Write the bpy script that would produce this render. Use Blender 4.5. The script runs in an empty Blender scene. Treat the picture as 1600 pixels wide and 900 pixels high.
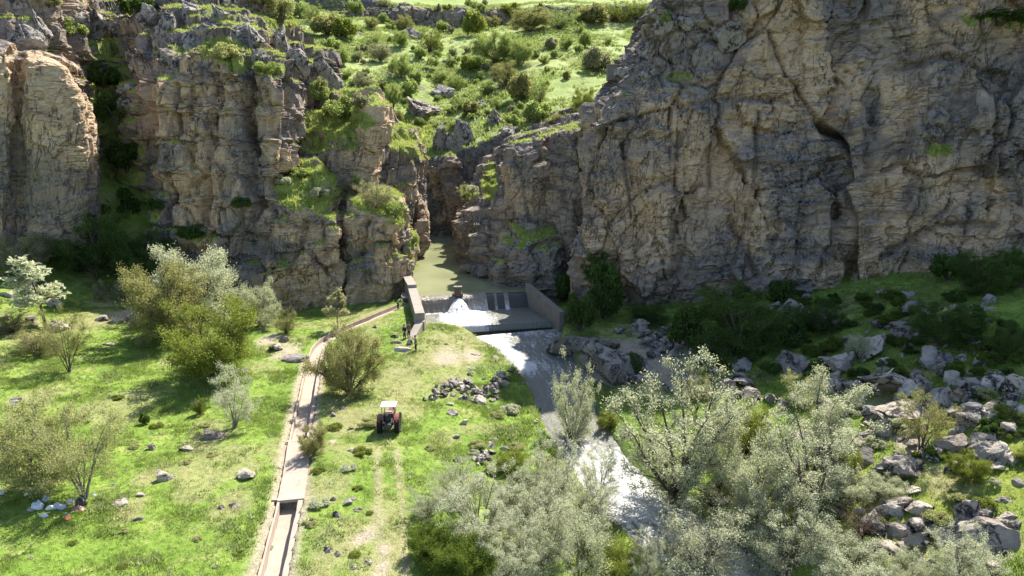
import bpy, bmesh, math, random
import numpy as np
from mathutils import Vector, Matrix

random.seed(7)
SC = bpy.context.scene
COL = SC.collection
rad = math.radians

# ------------------------------------------------------------------ camera, sky, sun, exposure
CAM_H, PITCH, FPX = 24.0, rad(12.8), 1100.0          # drone height, downward pitch, focal length in photo pixels (1600 wide)
cam_d = bpy.data.cameras.new('camera')
cam_d.sensor_width = 36.0
cam_d.lens = 36.0 * FPX / 1600.0
cam_d.clip_start = 0.5
cam_d.clip_end = 3000.0
cam = bpy.data.objects.new('camera', cam_d)
COL.objects.link(cam)
cam.location = (0, 0, CAM_H)
cam.rotation_euler = (math.pi / 2 - PITCH, 0, 0)
SC.camera = cam

SUN_AZ, SUN_EL = rad(31), rad(50.5)                     # sun stands behind the cliffs, a little to the right
world = bpy.data.worlds.new('World')
SC.world = world
world.use_nodes = True
wn = world.node_tree.nodes
wl = world.node_tree.links
bg = wn['Background']
sky = wn.new('ShaderNodeTexSky')
sky.sky_type = 'NISHITA'
sky.sun_disc = False
sky.sun_elevation = SUN_EL
sky.sun_rotation = SUN_AZ
sky.altitude = 1400
sky.dust_density = 2.5
wl.new(sky.outputs[0], bg.inputs[0])
bg.inputs[1].default_value = 0.12

sun_d = bpy.data.lights.new('sun', 'SUN')
sun_d.energy = 5.0
sun_d.angle = rad(0.53)
sun_d.color = (1.0, 0.95, 0.87)
sun = bpy.data.objects.new('sun', sun_d)
COL.objects.link(sun)
SUN_DIR = Vector((math.sin(SUN_AZ) * math.cos(SUN_EL), math.cos(SUN_AZ) * math.cos(SUN_EL), math.sin(SUN_EL)))
sun.rotation_euler = SUN_DIR.to_track_quat('Z', 'Y').to_euler()
sun.location = (60, 120, 150)

vs = SC.view_settings
vs.view_transform = 'Standard'
vs.look = 'None'
vs.gamma = 1.0
vs.use_curve_mapping = False
vs.exposure = 1.28
SC.render.engine = 'CYCLES'
SC.cycles.max_bounces = 6
SC.cycles.diffuse_bounces = 3
SC.cycles.glossy_bounces = 2
SC.cycles.transmission_bounces = 3
SC.cycles.transparent_max_bounces = 6
SC.cycles.use_denoising = True
SC.cycles.sample_clamp_indirect = 6.0

# ------------------------------------------------------------------ measuring: a photo pixel at a distance, or where it meets a level
_cp, _sp = math.cos(PITCH), math.sin(PITCH)


def P(u, v, Y):
    xc, yc = (u - 800.0) / FPX, (450.0 - v) / FPX
    t = Y / (_cp + yc * _sp)
    return (t * xc, Y, CAM_H + t * (yc * _cp - _sp))


def PZ(u, v, Z):
    xc, yc = (u - 800.0) / FPX, (450.0 - v) / FPX
    t = (Z - CAM_H) / (yc * _cp - _sp)
    return (t * xc, t * (_cp + yc * _sp), Z)


def proj(p):
    x, y, z = p[..., 0], p[..., 1], p[..., 2] - CAM_H
    d = y * _cp - z * _sp
    d = np.where(d < 0.1, 0.1, d)
    return 800 + FPX * x / d, 450 - FPX * (y * _sp + z * _cp) / d


def ppm(p):
    return FPX / (p[1] * _cp - (p[2] - CAM_H) * _sp)


# ------------------------------------------------------------------ noise in numpy
_rs = np.random.RandomState(11)
_PERM = np.concatenate([_rs.permutation(256)] * 3).astype(np.int32)
_G = np.array([[1,1,0],[-1,1,0],[1,-1,0],[-1,-1,0],[1,0,1],[-1,0,1],[1,0,-1],[-1,0,-1],[0,1,1],[0,-1,1],[0,1,-1],[0,-1,-1],[1,1,0],[-1,1,0],[0,-1,1],[0,-1,-1]], np.float32)


def pn(x, y, z=None, s=0.0):
    """gradient noise, about -1..1"""
    x = np.asarray(x, np.float32) + np.float32(s * 17.31)
    y = np.asarray(y, np.float32) + np.float32(s * 9.77)
    z = np.zeros_like(x) + np.float32(s * 3.1 + .37) if z is None else np.asarray(z, np.float32) + np.float32(s * 5.13)
    xi, yi, zi = np.floor(x), np.floor(y), np.floor(z)
    xf, yf, zf = x - xi, y - yi, z - zi
    xi, yi, zi = xi.astype(np.int32) & 255, yi.astype(np.int32) & 255, zi.astype(np.int32) & 255
    w = lambda t: t * t * t * (t * (t * 6 - 15) + 10)
    u, v, t = w(xf), w(yf), w(zf)

    def g(dx, dy, dz):
        h = _PERM[_PERM[_PERM[xi + dx] + yi + dy] + zi + dz] & 15
        gg = _G[h]
        return gg[..., 0] * (xf - dx) + gg[..., 1] * (yf - dy) + gg[..., 2] * (zf - dz)
    l = lambda a, b, k: a + (b - a) * k
    return l(l(l(g(0,0,0), g(1,0,0), u), l(g(0,1,0), g(1,1,0), u), v), l(l(g(0,0,1), g(1,0,1), u), l(g(0,1,1), g(1,1,1), u), v), t)


def fbm(x, y, z=None, o=4, s=0.0, gain=.5):
    r, a, f = 0, 1.0, 1.0
    for i in range(o):
        r = r + a * pn(np.asarray(x) * f, np.asarray(y) * f, None if z is None else np.asarray(z) * f, s + i * 1.7)
        a *= gain
        f *= 2.03
    return r


def worley(x, y, z, s=0):
    """distance to nearest and second nearest cell point, and a random number 0..1 of the nearest cell"""
    xi, yi, zi = [np.floor(a).astype(np.int32) for a in (x, y, z)]
    f1 = np.full(np.shape(x), 9.0, np.float32)
    f2 = f1.copy()
    hh = np.zeros(np.shape(x), np.int32)
    ox = oy = oz = np.zeros(np.shape(x), np.float32)
    for dx in (-1, 0, 1):
        for dy in (-1, 0, 1):
            for dz in (-1, 0, 1):
                h = _PERM[_PERM[_PERM[(xi + dx + s * 7) & 255] + ((yi + dy) & 255)] + ((zi + dz) & 255)]
                px = xi + dx + _PERM[h + 11] / 255.0
                py = yi + dy + _PERM[h + 57] / 255.0
                pz = zi + dz + _PERM[h + 131] / 255.0
                d = np.sqrt((px - x) ** 2 + (py - y) ** 2 + (pz - z) ** 2).astype(np.float32)
                m = d < f1
                f2 = np.where(m, f1, np.minimum(f2, d))
                hh = np.where(m, h, hh)
                ox, oy, oz = np.where(m, x - px, ox), np.where(m, y - py, oy), np.where(m, z - pz, oz)
                f1 = np.where(m, d, f1)
    r = lambda k: (_PERM[hh + k] / 255.0).astype(np.float32)
    return f1, f2, r(201), (ox, oy, oz), (r(23), r(91), r(160))


def sst(a, b, x):
    t = np.clip((x - a) / (b - a), 0, 1)
    return t * t * (3 - 2 * t)


# ------------------------------------------------------------------ mesh helpers
def mesh_np(name, V, F, attrs=None, smooth=True):
    V = np.asarray(V, np.float32).reshape(-1, 3)
    F = np.asarray(F, np.int32)
    me = bpy.data.meshes.new(name)
    k = F.shape[1]
    me.vertices.add(len(V))
    me.vertices.foreach_set('co', V.ravel())
    me.loops.add(F.size)
    me.loops.foreach_set('vertex_index', F.ravel())
    me.polygons.add(len(F))
    me.polygons.foreach_set('loop_start', np.arange(0, F.size, k, dtype=np.int32))
    me.polygons.foreach_set('use_smooth', np.full(len(F), smooth))
    me.update(calc_edges=True)
    for n, a in (attrs or {}).items():
        at = me.attributes.new(n, 'FLOAT', 'POINT')
        at.data.foreach_set('value', np.asarray(a, np.float32).ravel())
    return me


def link(name, data, mat=None, parent=None, loc=None, **props):
    o = bpy.data.objects.new(name, data)
    COL.objects.link(o)
    if mat is not None and data is not None and not data.materials:
        data.materials.append(mat)
    if parent is not None:
        o.parent = parent
    if loc is not None:
        o.location = loc
    for k, v in props.items():
        o[k] = v
    return o


def thing(name, loc, label, cat, group=None, rz=0.0):
    o = bpy.data.objects.new(name, None)
    COL.objects.link(o)
    o.empty_display_size = .3
    o.location = loc
    o.rotation_euler = (0, 0, rz)
    o['label'] = label
    o['category'] = cat
    if group:
        o['group'] = group
    return o


class MB:
    """collects simple solids into one mesh"""
    def __init__(s):
        s.v, s.f = [], []

    def add(s, vs_, fs):
        b = len(s.v)
        s.v += [tuple(p) for p in vs_]
        s.f += [[b + i for i in q] for q in fs]

    def box(s, c, d, rz=0, rx=0, ry=0, taper=1.0):
        M = Matrix.Translation(c) @ Matrix.Rotation(rz, 4, 'Z') @ Matrix.Rotation(ry, 4, 'Y') @ Matrix.Rotation(rx, 4, 'X')
        pts = []
        for z in (-.5, .5):
            k = 1 if z < 0 else taper
            for x, y in ((-.5, -.5), (.5, -.5), (.5, .5), (-.5, .5)):
                pts.append(M @ Vector((x * d[0] * k, y * d[1] * k, z * d[2])))
        s.add(pts, [(0,3,2,1), (4,5,6,7), (0,1,5,4), (1,2,6,5), (2,3,7,6), (3,0,4,7)])
        return s

    def tube(s, pts, rs, n=6, cap=True):
        pts = [Vector(p) for p in pts]
        if not hasattr(rs, '__len__'):
            rs = [rs] * len(pts)
        b = len(s.v)
        prev = None
        for i, p in enumerate(pts):
            d = (pts[min(i + 1, len(pts) - 1)] - pts[max(i - 1, 0)]).normalized()
            a = (d.orthogonal() if prev is None else prev - d * prev.dot(d)).normalized()
            prev = a
            c = d.cross(a)
            for k in range(n):
                t = 2 * math.pi * k / n
                s.v.append(tuple(p + (a * math.cos(t) + c * math.sin(t)) * rs[i]))
        for i in range(len(pts) - 1):
            for k in range(n):
                k2 = (k + 1) % n
                s.f.append([b + i * n + k, b + i * n + k2, b + (i + 1) * n + k2, b + (i + 1) * n + k])
        if cap:
            s.f.append([b + k for k in range(n)][::-1])
            s.f.append([b + (len(pts) - 1) * n + k for k in range(n)])
        return s

    def lathe(s, prof, M=None, n=16):
        """prof: (radius, height) pairs about local z"""
        M = M or Matrix()
        b = len(s.v)
        for r, z in prof:
            for k in range(n):
                t = 2 * math.pi * k / n
                s.v.append(tuple(M @ Vector((r * math.cos(t), r * math.sin(t), z))))
        for i in range(len(prof) - 1):
            for k in range(n):
                k2 = (k + 1) % n
                s.f.append([b + i * n + k, b + i * n + k2, b + (i + 1) * n + k2, b + (i + 1) * n + k])
        s.f.append([b + k for k in range(n)][::-1])
        s.f.append([b + (len(prof) - 1) * n + k for k in range(n)])
        return s

    def mesh(s, name, smooth=False):
        me = bpy.data.meshes.new(name)
        me.from_pydata(s.v, [], s.f)
        me.update()
        if smooth:
            me.polygons.foreach_set('use_smooth', np.full(len(me.polygons), True))
        return me

    def build(s, name, mat, parent=None, loc=None, smooth=False, bevel=0, **props):
        me = s.mesh(name, smooth)
        me.materials.append(mat)
        o = link(name, me, None, parent, loc, **props)
        if bevel:
            m = o.modifiers.new('bevel', 'BEVEL')
            m.width = bevel
            m.segments = 2
            m.limit_method = 'ANGLE'
        return o


# ------------------------------------------------------------------ node material helper
class NM:
    def __init__(s, name):
        s.m = bpy.data.materials.new(name)
        s.m.use_nodes = True
        s.t = s.m.node_tree
        s.n, s.l = s.t.nodes, s.t.links
        s.b = s.n['Principled BSDF']
        s.out = s.n['Material Output']
        s.b.inputs['Roughness'].default_value = .9
        s.b.inputs['Specular IOR Level'].default_value = .2
        s._pos = None

    def pos(s, scale=(1, 1, 1), obj=False):
        if obj:
            g = s.n.new('ShaderNodeTexCoord').outputs['Object']
        else:
            g = s.n.new('ShaderNodeNewGeometry').outputs['Position']
        if scale == (1, 1, 1):
            return g
        mp = s.n.new('ShaderNodeMapping')
        mp.inputs['Scale'].default_value = scale
        s.l.new(g, mp.inputs['Vector'])
        return mp.outputs[0]

    def _in(s, sock, v):
        if hasattr(v, 'is_output') or isinstance(v, bpy.types.NodeSocket):
            s.l.new(v, sock)
        else:
            sock.default_value = v

    def noise(s, vec, scale=1.0, detail=4, rough=.55, dist=0.0, ntype='FBM'):
        n = s.n.new('ShaderNodeTexNoise')
        n.noise_type = ntype
        s.l.new(vec, n.inputs['Vector'])
        n.inputs['Scale'].default_value = scale
        n.inputs['Detail'].default_value = detail
        n.inputs['Roughness'].default_value = rough
        n.inputs['Distortion'].default_value = dist
        return n.outputs['Fac']

    def voro(s, vec, scale=1.0, feature='F1', out='Distance', rnd=1.0):
        n = s.n.new('ShaderNodeTexVoronoi')
        n.feature = feature
        s.l.new(vec, n.inputs['Vector'])
        n.inputs['Scale'].default_value = scale
        n.inputs['Randomness'].default_value = rnd
        return n.outputs[out]

    def attr(s, name):
        n = s.n.new('ShaderNodeAttribute')
        n.attribute_name = name
        return n.outputs['Fac']

    def ramp(s, v, a, b, lo=0.0, hi=1.0):
        n = s.n.new('ShaderNodeMapRange')
        n.interpolation_type = 'SMOOTHSTEP'
        s._in(n.inputs['Value'], v)
        n.inputs['From Min'].default_value = a
        n.inputs['From Max'].default_value = b
        n.inputs['To Min'].default_value = lo
        n.inputs['To Max'].default_value = hi
        return n.outputs[0]

    def math(s, op, a, b=0.0):
        n = s.n.new('ShaderNodeMath')
        n.operation = op
        s._in(n.inputs[0], a)
        s._in(n.inputs[1], b)
        return n.outputs[0]

    def mix(s, f, a, b, mode='MIX'):
        n = s.n.new('ShaderNodeMix')
        n.data_type = 'RGBA'
        n.blend_type = mode
        s._in(n.inputs[0], f)
        s._in(n.inputs[6], a if not isinstance(a, tuple) else (*a, 1))
        s._in(n.inputs[7], b if not isinstance(b, tuple) else (*b, 1))
        return n.outputs[2]

    def rand_island(s):
        return s.n.new('ShaderNodeNewGeometry').outputs['Random Per Island']

    def rand_obj(s):
        return s.n.new('ShaderNodeObjectInfo').outputs['Random']

    def color(s, c):
        s._in(s.b.inputs['Base Color'], c if not isinstance(c, tuple) else (*c, 1))
        return s

    def bump(s, h, strength=.5, dist=.1):
        n = s.n.new('ShaderNodeBump')
        n.inputs['Strength'].default_value = strength
        n.inputs['Distance'].default_value = dist
        s.l.new(h, n.inputs['Height'])
        s.l.new(n.outputs[0], s.b.inputs['Normal'])
        return n.outputs[0]

    def rough(s, r):
        s._in(s.b.inputs['Roughness'], r)
        return s


def flat_mat(name, c, rough=.8, spec=.2, metal=0.0, var=.18, scale=3.0, bump=0.0):
    m = NM(name)
    n = m.noise(m.pos(obj=True), scale, 5, .65)
    m.color(m.mix(m.ramp(n, .3, .7), tuple(x * (1 - var) for x in c), tuple(min(1, x * (1 + var)) for x in c)))
    m.rough(rough)
    m.b.inputs['Specular IOR Level'].default_value = spec
    m.b.inputs['Metallic'].default_value = metal
    if bump:
        m.bump(n, bump, .05)
    return m.m
# ------------------------------------------------------------------ materials of the setting
def mat_ground():
    m = NM('meadow_ground')
    p = m.pos()
    n1 = m.noise(p, .16, 5, .6)
    n2 = m.noise(p, 1.1, 6, .7)
    n3 = m.noise(p, 6.0, 5, .7)
    g = m.mix(m.ramp(n1, .35, .65), (.145, .235, .03), (.215, .305, .05))
    g = m.mix(m.ramp(n2, .42, .72), g, (.115, .18, .025))
    g = m.mix(m.ramp(n3, .55, .8), g, (.31, .37, .10))
    g = m.mix(m.ramp(m.noise(p, .45, 5, .65, .6), .54, .66, 0, .75), g, (.30, .31, .10))
    g = m.mix(m.ramp(m.noise(p, .09, 3, .5), .55, .68, 0, .5), g, (.12, .21, .03))
    g = m.mix(m.attr('yel'), g, m.mix(n2, (.26, .27, .04), (.20, .26, .045)))
    dry = m.mix(m.ramp(n2, .35, .65), (.30, .265, .135), (.23, .235, .09))
    dry = m.mix(m.ramp(n3, .5, .7), dry, (.40, .35, .23))
    fd = m.math('MULTIPLY', m.attr('dry'), m.ramp(n2, .25, .62, .25, 1.0))
    g = m.mix(fd, g, dry)
    soil = m.mix(m.ramp(n3, .35, .65), (.26, .20, .14), (.44, .37, .29))
    fs = m.math('MULTIPLY', m.attr('bare'), m.ramp(n3, .2, .5, .5, 1.0))
    g = m.mix(fs, g, soil)
    mud = m.mix(n3, (.07, .06, .04), (.16, .135, .10))
    g = m.mix(m.attr('mud'), g, mud)
    m.color(g)
    h = m.math('ADD', m.math('MULTIPLY', n2, .6), m.math('MULTIPLY', n3, .4))
    m.bump(h, .9, .35)
    return m.m


def mat_hill():
    m = NM('hillside_ground')
    p = m.pos()
    n1 = m.noise(p, .03, 5, .6)
    n2 = m.noise(p, .25, 6, .7)
    n3 = m.noise(p, 1.3, 5, .7)
    g = m.mix(m.ramp(n1, .38, .62), (.22, .29, .065), (.31, .36, .12))  # slope tones kept pale, distance haze put into the colour
    g = m.mix(m.ramp(n2, .48, .7), g, (.15, .195, .05))
    g = m.mix(m.ramp(n3, .5, .8), g, (.36, .37, .18))
    g = m.mix(m.attr('yel'), g, (.33, .36, .045))
    rk = m.mix(m.ramp(n3, .35, .65), (.07, .063, .055), (.20, .18, .155))
    g = m.mix(m.ramp(m.math('ADD', m.attr('rock'), m.math('MULTIPLY', n3, .35)), .5, .75), g, rk)
    m.color(g)
    m.bump(m.math('ADD', n2, m.math('MULTIPLY', n3, .5)), .9, .9)
    return m.m


def mat_rock(name, tone=1.0, grass=True):
    """layered cliff rock: tan where sheltered, grey with lichen where exposed, grass on ledges"""
    m = NM(name)
    p = m.pos()
    ps = m.pos((1.0, 1.0, 3.2))
    pv = m.pos((1.3, 1.3, .28))
    n1 = m.noise(ps, .35, 6, .62, .6)
    n2 = m.noise(ps, 1.5, 6, .68, .4)
    n3 = m.noise(p, 5.0, 5, .7)
    st = m.noise(pv, .8, 5, .62, .5)
    k = tone
    c = m.mix(m.ramp(n1, .36, .64), (.205 * k, .164 * k, .128 * k), (.41 * k, .322 * k, .235 * k))
    tan = m.mix(m.ramp(n2, .35, .68), (.43 * k, .30 * k, .175 * k), (.64 * k, .475 * k, .30 * k))
    tan = m.mix(m.ramp(n1, .58, .7), tan, (.52 * k, .35 * k, .20 * k))
    c = m.mix(m.ramp(m.noise(p, .07, 4, .6, .5), .52, .66, 0, .7), c, (.205 * k, .178 * k, .165 * k))
    c = m.mix(m.ramp(m.noise(m.pos((1, 1, .6)), .11, 4, .6, .8), .56, .68, 0, .6), c, (.40 * k, .27 * k, .195 * k))
    c = m.mix(m.attr('tan'), c, tan)
    ln1 = m.math('ABSOLUTE', m.math('SUBTRACT', m.noise(m.pos((.32, .32, 3.4)), .62, 3, .55, .5), .5))
    ln2 = m.math('ABSOLUTE', m.math('SUBTRACT', m.noise(m.pos((1.2, 1.2, .30)), .55, 3, .55, .6), .5))
    frac = m.math('MAXIMUM', m.math('MULTIPLY', m.ramp(ln1, .018, .004), m.ramp(m.noise(p, .16, 3, .5), .48, .62)), m.math('MULTIPLY', m.ramp(ln2, .020, .004), m.ramp(m.noise(p, .13, 3, .5, .3), .42, .56)))
    c = m.mix(m.ramp(st, .55, .75, 0, .55), c, (.10 * k, .085 * k, .075 * k))       # dark water streaks down the face
    c = m.mix(m.ramp(st, .44, .26, 0, .5), c, (.37 * k, .31 * k, .235 * k))         # pale streaks
    lich = m.mix(m.ramp(m.noise(p, 2.2, 6, .75, 1.0), .42, .56), (.05, .044, .038), (.24, .225, .205))
    c = m.mix(m.math('MULTIPLY', m.attr('lich'), m.ramp(n1, .40, .60)), c, lich)
    c = m.mix(m.ramp(n3, .64, .78, 0, .4), c, (.10, .085, .072))
    c = m.mix(m.ramp(n3, .38, .26, 0, .4), c, (.40 * k, .35 * k, .29 * k))
    c = m.mix(m.math('MULTIPLY', frac, .75), c, (.055, .045, .038))
    c = m.mix(m.math('MULTIPLY', m.attr('crack'), .5), c, (.05, .042, .036))
    if grass:
        gr = m.mix(m.ramp(n3, .3, .7), (.16, .21, .04), (.32, .36, .10))
        gr = m.mix(m.ramp(n1, .5, .7), gr, (.25, .235, .10))
        f = m.ramp(m.math('ADD', m.attr('grass'), m.math('MULTIPLY', m.math('SUBTRACT', n3, .5), .8)), .4, .6)
        c = m.mix(f, c, gr)
    m.color(c)
    h = m.math('ADD', m.math('MULTIPLY', n2, .7), m.math('MULTIPLY', n3, .35))
    h = m.math('SUBTRACT', h, m.math('MULTIPLY', frac, .8))
    pb = m.pos((.5, .5, 5.0))
    h = m.math('ADD', h, m.math('MULTIPLY', m.noise(pb, .9, 5, .65, .8), .6))
    m.bump(h, .7, .30)
    return m.m


M_GROUND = mat_ground()
M_HILL = mat_hill()
M_CLIFF = mat_rock('cliff_rock')
M_CLIFF_BROWN = mat_rock('cliff_rock_brown', .78)
M_CLIFF_GREY = mat_rock('cliff_rock_grey', .82)

# ------------------------------------------------------------------ valley floor
RIVER = [(800, 520, -1.2, 5.4), (838, 555, -1.35, 3.9), (866, 600, -1.7, 2.7), (892, 655, -2.0, 2.5), (924, 708, -2.4, 2.3),
         (964, 757, -2.8, 2.2), (1015, 805, -3.1, 2.4), (1085, 860, -3.5, 2.7), (1150, 915, -3.9, 3.0), (1220, 985, -4.3, 3.2)]
POOL_Z, APRON_Z = 1.5, -0.5
CANAL = [(628, 476, .9, 1.7), (585, 494, .8, 1.7), (545, 511, .62, 1.7), (512, 528, .5, 1.7), (496, 545, .42, 1.7), (489, 570, .36, 1.7), (481, 610, .25, 1.7),
         (473, 650, .15, 1.7), (466, 690, .05, 1.7), (460, 735, -.05, 1.7), (452, 780, -.12, 1.7), (440, 830, -.2, 1.7), (426, 890, -.3, 1.7), (405, 980, -.4, 1.7)]


def path_pts(tab, n=16):
    """smooth path through pixel stations: columns x, y, z, half width"""
    C = np.array([[*PZ(u, v, z), w] for u, v, z, w in tab])
    out = []
    for i in range(len(C) - 1):
        p0, p1, p2, p3 = C[max(i - 1, 0)], C[i], C[i + 1], C[min(i + 2, len(C) - 1)]
        for t in np.linspace(0, 1, n, endpoint=False):
            out.append(.5 * ((2 * p1) + (-p0 + p2) * t + (2 * p0 - 5 * p1 + 4 * p2 - p3) * t * t + (-p0 + 3 * p1 - 3 * p2 + p3) * t ** 3))
    out.append(C[-1])
    return np.array(out)


RIV = path_pts(RIVER)
CAN = path_pts(CANAL)


def near_path(X, Y, path):
    """distance to a path, and z and width there"""
    d = np.full(X.shape, 1e9)
    z = np.zeros(X.shape)
    w = np.zeros(X.shape)
    k = np.zeros(X.shape)
    for i in range(len(path) - 1):
        a, b = path[i], path[i + 1]
        ab = b[:2] - a[:2]
        t = np.clip(((X - a[0]) * ab[0] + (Y - a[1]) * ab[1]) / (ab @ ab + 1e-9), 0, 1)
        dd = np.hypot(X - a[0] - t * ab[0], Y - a[1] - t * ab[1])
        m = dd < d
        d = np.where(m, dd, d)
        z = np.where(m, a[2] + t * (b[2] - a[2]), z)
        w = np.where(m, a[3] + t * (b[3] - a[3]), w)
        k = np.where(m, i + t, k)
    return d, z, w, k


GZ = [(605, 690, 0), (605, 610, .05), (600, 850, -.3), (560, 890, -.35), (700, 565, .1), (760, 560, -.1), (650, 600, .1), (700, 700, -.3), (700, 830, -.7),
      (640, 545, .25), (570, 505, .75), (615, 492, 1.1), (480, 600, .3), (430, 880, -.25), (505, 535, .5), (300, 600, .5), (200, 700, .3), (50, 700, .8),
      (0, 850, .5), (250, 850, 0), (150, 560, 1.4), (0, 600, 2.0), (100, 500, 2.6), (0, 480, 4.0), (250, 490, 1.6), (400, 520, .8), (350, 700, .1), (400, 600, .35),
      (810, 590, -.9), (825, 690, -1.5), (800, 800, -1.9), (900, 880, -2.8), (760, 640, -.5), (770, 730, -1.1), (950, 870, -3.0), (790, 550, -.6),
      (930, 575, -.7), (960, 650, -1.3), (1080, 720, -2), (1180, 800, -2.6), (1260, 890, -3.0), (1000, 530, .0), (1100, 570, .2), (1200, 600, .8), (1300, 560, 2.2),
      (1300, 680, .6), (1260, 760, -.9), (1400, 620, 2.4), (1400, 750, 1.0), (1400, 870, -.6), (1500, 560, 4.6), (1500, 700, 2.6), (1580, 650, 4.8), (1580, 800, 1.8),
      (1550, 490, 7), (1400, 490, 5), (1250, 490, 2.2), (1150, 525, 1.0), (1050, 640, -.7), (1150, 690, -.4), (960, 560, -.6)]
GY = [(0, 400, 93), (0, 330, 99), (150, 420, 99), (250, 440, 98), (350, 468, 97), (450, 484, 96), (550, 480, 97), (620, 470, 97), (1000, 485, 92), (1100, 478, 91),
      (1200, 466, 90), (1300, 450, 88), (1450, 425, 86), (1590, 400, 84)]
GW = [(-85, 60, 7), (-85, 100, 17), (-70, 30, 2), (85, 60, 10), (88, 90, 14), (60, 30, 2.5), (0, 18, -2), (-30, 18, 0), (30, 18, -4), (60, 108, 12), (0, 112, -1), (-60, 112, 15), (-20, 112, 2)]
_c = np.array([PZ(*g) for g in GZ] + [P(*g) for g in GY] + GW)


def _tps(r):
    return np.where(r > 1e-6, r * r * np.log(r + 1e-9), 0)


_n = len(_c)
_K = _tps(np.hypot(_c[:, None, 0] - _c[None, :, 0], _c[:, None, 1] - _c[None, :, 1])) + np.eye(_n) * 40.0
_Q = np.c_[np.ones(_n), _c[:, :2]]
_sol = np.linalg.solve(np.block([[_K, _Q], [_Q.T, np.zeros((3, 3))]]), np.r_[_c[:, 2], np.zeros(3)])


def ground_base(X, Y):
    z = _sol[_n] + _sol[_n + 1] * X + _sol[_n + 2] * Y
    for i in range(_n):
        z = z + _sol[i] * _tps(np.hypot(X - _c[i, 0], Y - _c[i, 1]))
    return z


GX0, GX1, GY0, GY1, GS = -88.0, 92.0, 16.0, 112.0, .25
gx = np.arange(GX0, GX1 + GS / 2, GS)
gy = np.arange(GY0, GY1 + GS / 2, GS)
XX, YY = np.meshgrid(gx, gy)
ZZ = ground_base(XX, YY)
wet_d, wet_z, wet_w, _k = near_path(XX, YY, RIV)
can_d, can_z, can_w, can_k = near_path(XX, YY, CAN)
# lumps of turf and stone under the grass
amp = sst(1.0, 4.0, can_d)
rough_r = sst(5, 16, XX) * sst(30, 40, YY) + sst(88, 94, YY)
ZZ += amp * (.22 * fbm(XX * .16, YY * .16, o=3, s=1) + .10 * fbm(XX * .7, YY * .7, o=3, s=2) + .05 * pn(XX * 2.3, YY * 2.3, s=3))
ZZ += np.clip(rough_r, 0, 1) * amp * (.5 * np.abs(fbm(XX * .25, YY * .25, o=4, s=4)) + .15 * np.abs(pn(XX * 1.1, YY * 1.1, s=5)))
# level shelf along the canal, then the canal cut itself (open stretches only)
CAN_COVER = (8.0 * 16, 10.0 * 16)
shelf = 1 - sst(1.1, 3.2, can_d)
ZZ = ZZ * (1 - shelf) + (can_z + .02) * shelf
open_c = (can_k < CAN_COVER[0]) | (can_k > CAN_COVER[1])
ZZ = np.where(open_c & (can_d < .78), can_z - 1.5, ZZ)
ZZ = np.where(~open_c & (can_d < 1.1), can_z - .12, ZZ)
# river bed and banks
bank = sst(-.6, 1.0, wet_d - wet_w + .35 * pn(XX * .5, YY * .5, s=9))
ZZ = np.where(wet_d < wet_w + 6, np.maximum(ZZ, wet_z + .25) * bank + (wet_z - .9) * (1 - bank), ZZ)
# under the weir apron and the pool
WL0, WL1 = np.array(PZ(655, 465, POOL_Z)), np.array(PZ(826, 455, POOL_Z))     # the two ends of the crest
xl = np.interp(YY, [78, 83, 94, 104, 130], [-12.2, -11.6, -12.6, -15.2, -17])
xr = np.interp(YY, [80, 84, 90, 97, 104, 130], [6.0, 6.6, 6.2, 3.2, 9.0, 9.0])
inside = (XX > xl) & (XX < xr) & (YY > 84.0)
ZZ = np.where(inside, np.minimum(ZZ, -2.6), ZZ)


def gz(x, y):
    i = np.clip((np.asarray(x) - GX0) / GS, 0, len(gx) - 1.001)
    j = np.clip((np.asarray(y) - GY0) / GS, 0, len(gy) - 1.001)
    i0, j0 = np.floor(i).astype(int), np.floor(j).astype(int)
    a, b = i - i0, j - j0
    return (ZZ[j0, i0] * (1 - a) + ZZ[j0, i0 + 1] * a) * (1 - b) + (ZZ[j0 + 1, i0] * (1 - a) + ZZ[j0 + 1, i0 + 1] * a) * b


def hit(u, v):
    """where the sight line through a photo pixel first meets the valley floor"""
    xc, yc = (u - 800.0) / FPX, (450.0 - v) / FPX
    t = np.linspace(18, 135, 2400)
    x, y, z = t * xc, t * (_cp + yc * _sp), CAM_H + t * (yc * _cp - _sp)
    below = np.where((z < gz(x, y)) & (y > GY0) & (y < GY1))[0]
    k = below[0] if len(below) else len(t) - 1
    return (float(x[k]), float(y[k]), float(gz(x[k], y[k])))


def blobs(X, Y, lst, soft=.5):
    r = np.zeros(X.shape)
    for u, v, ru in lst:
        c = hit(u, v)
        R = ru / ppm(c)
        d = np.hypot(X - c[0], (Y - c[1]) * .55) / R
        r = np.maximum(r, 1 - sst(1 - soft, 1 + soft, d))
    return r


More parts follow.
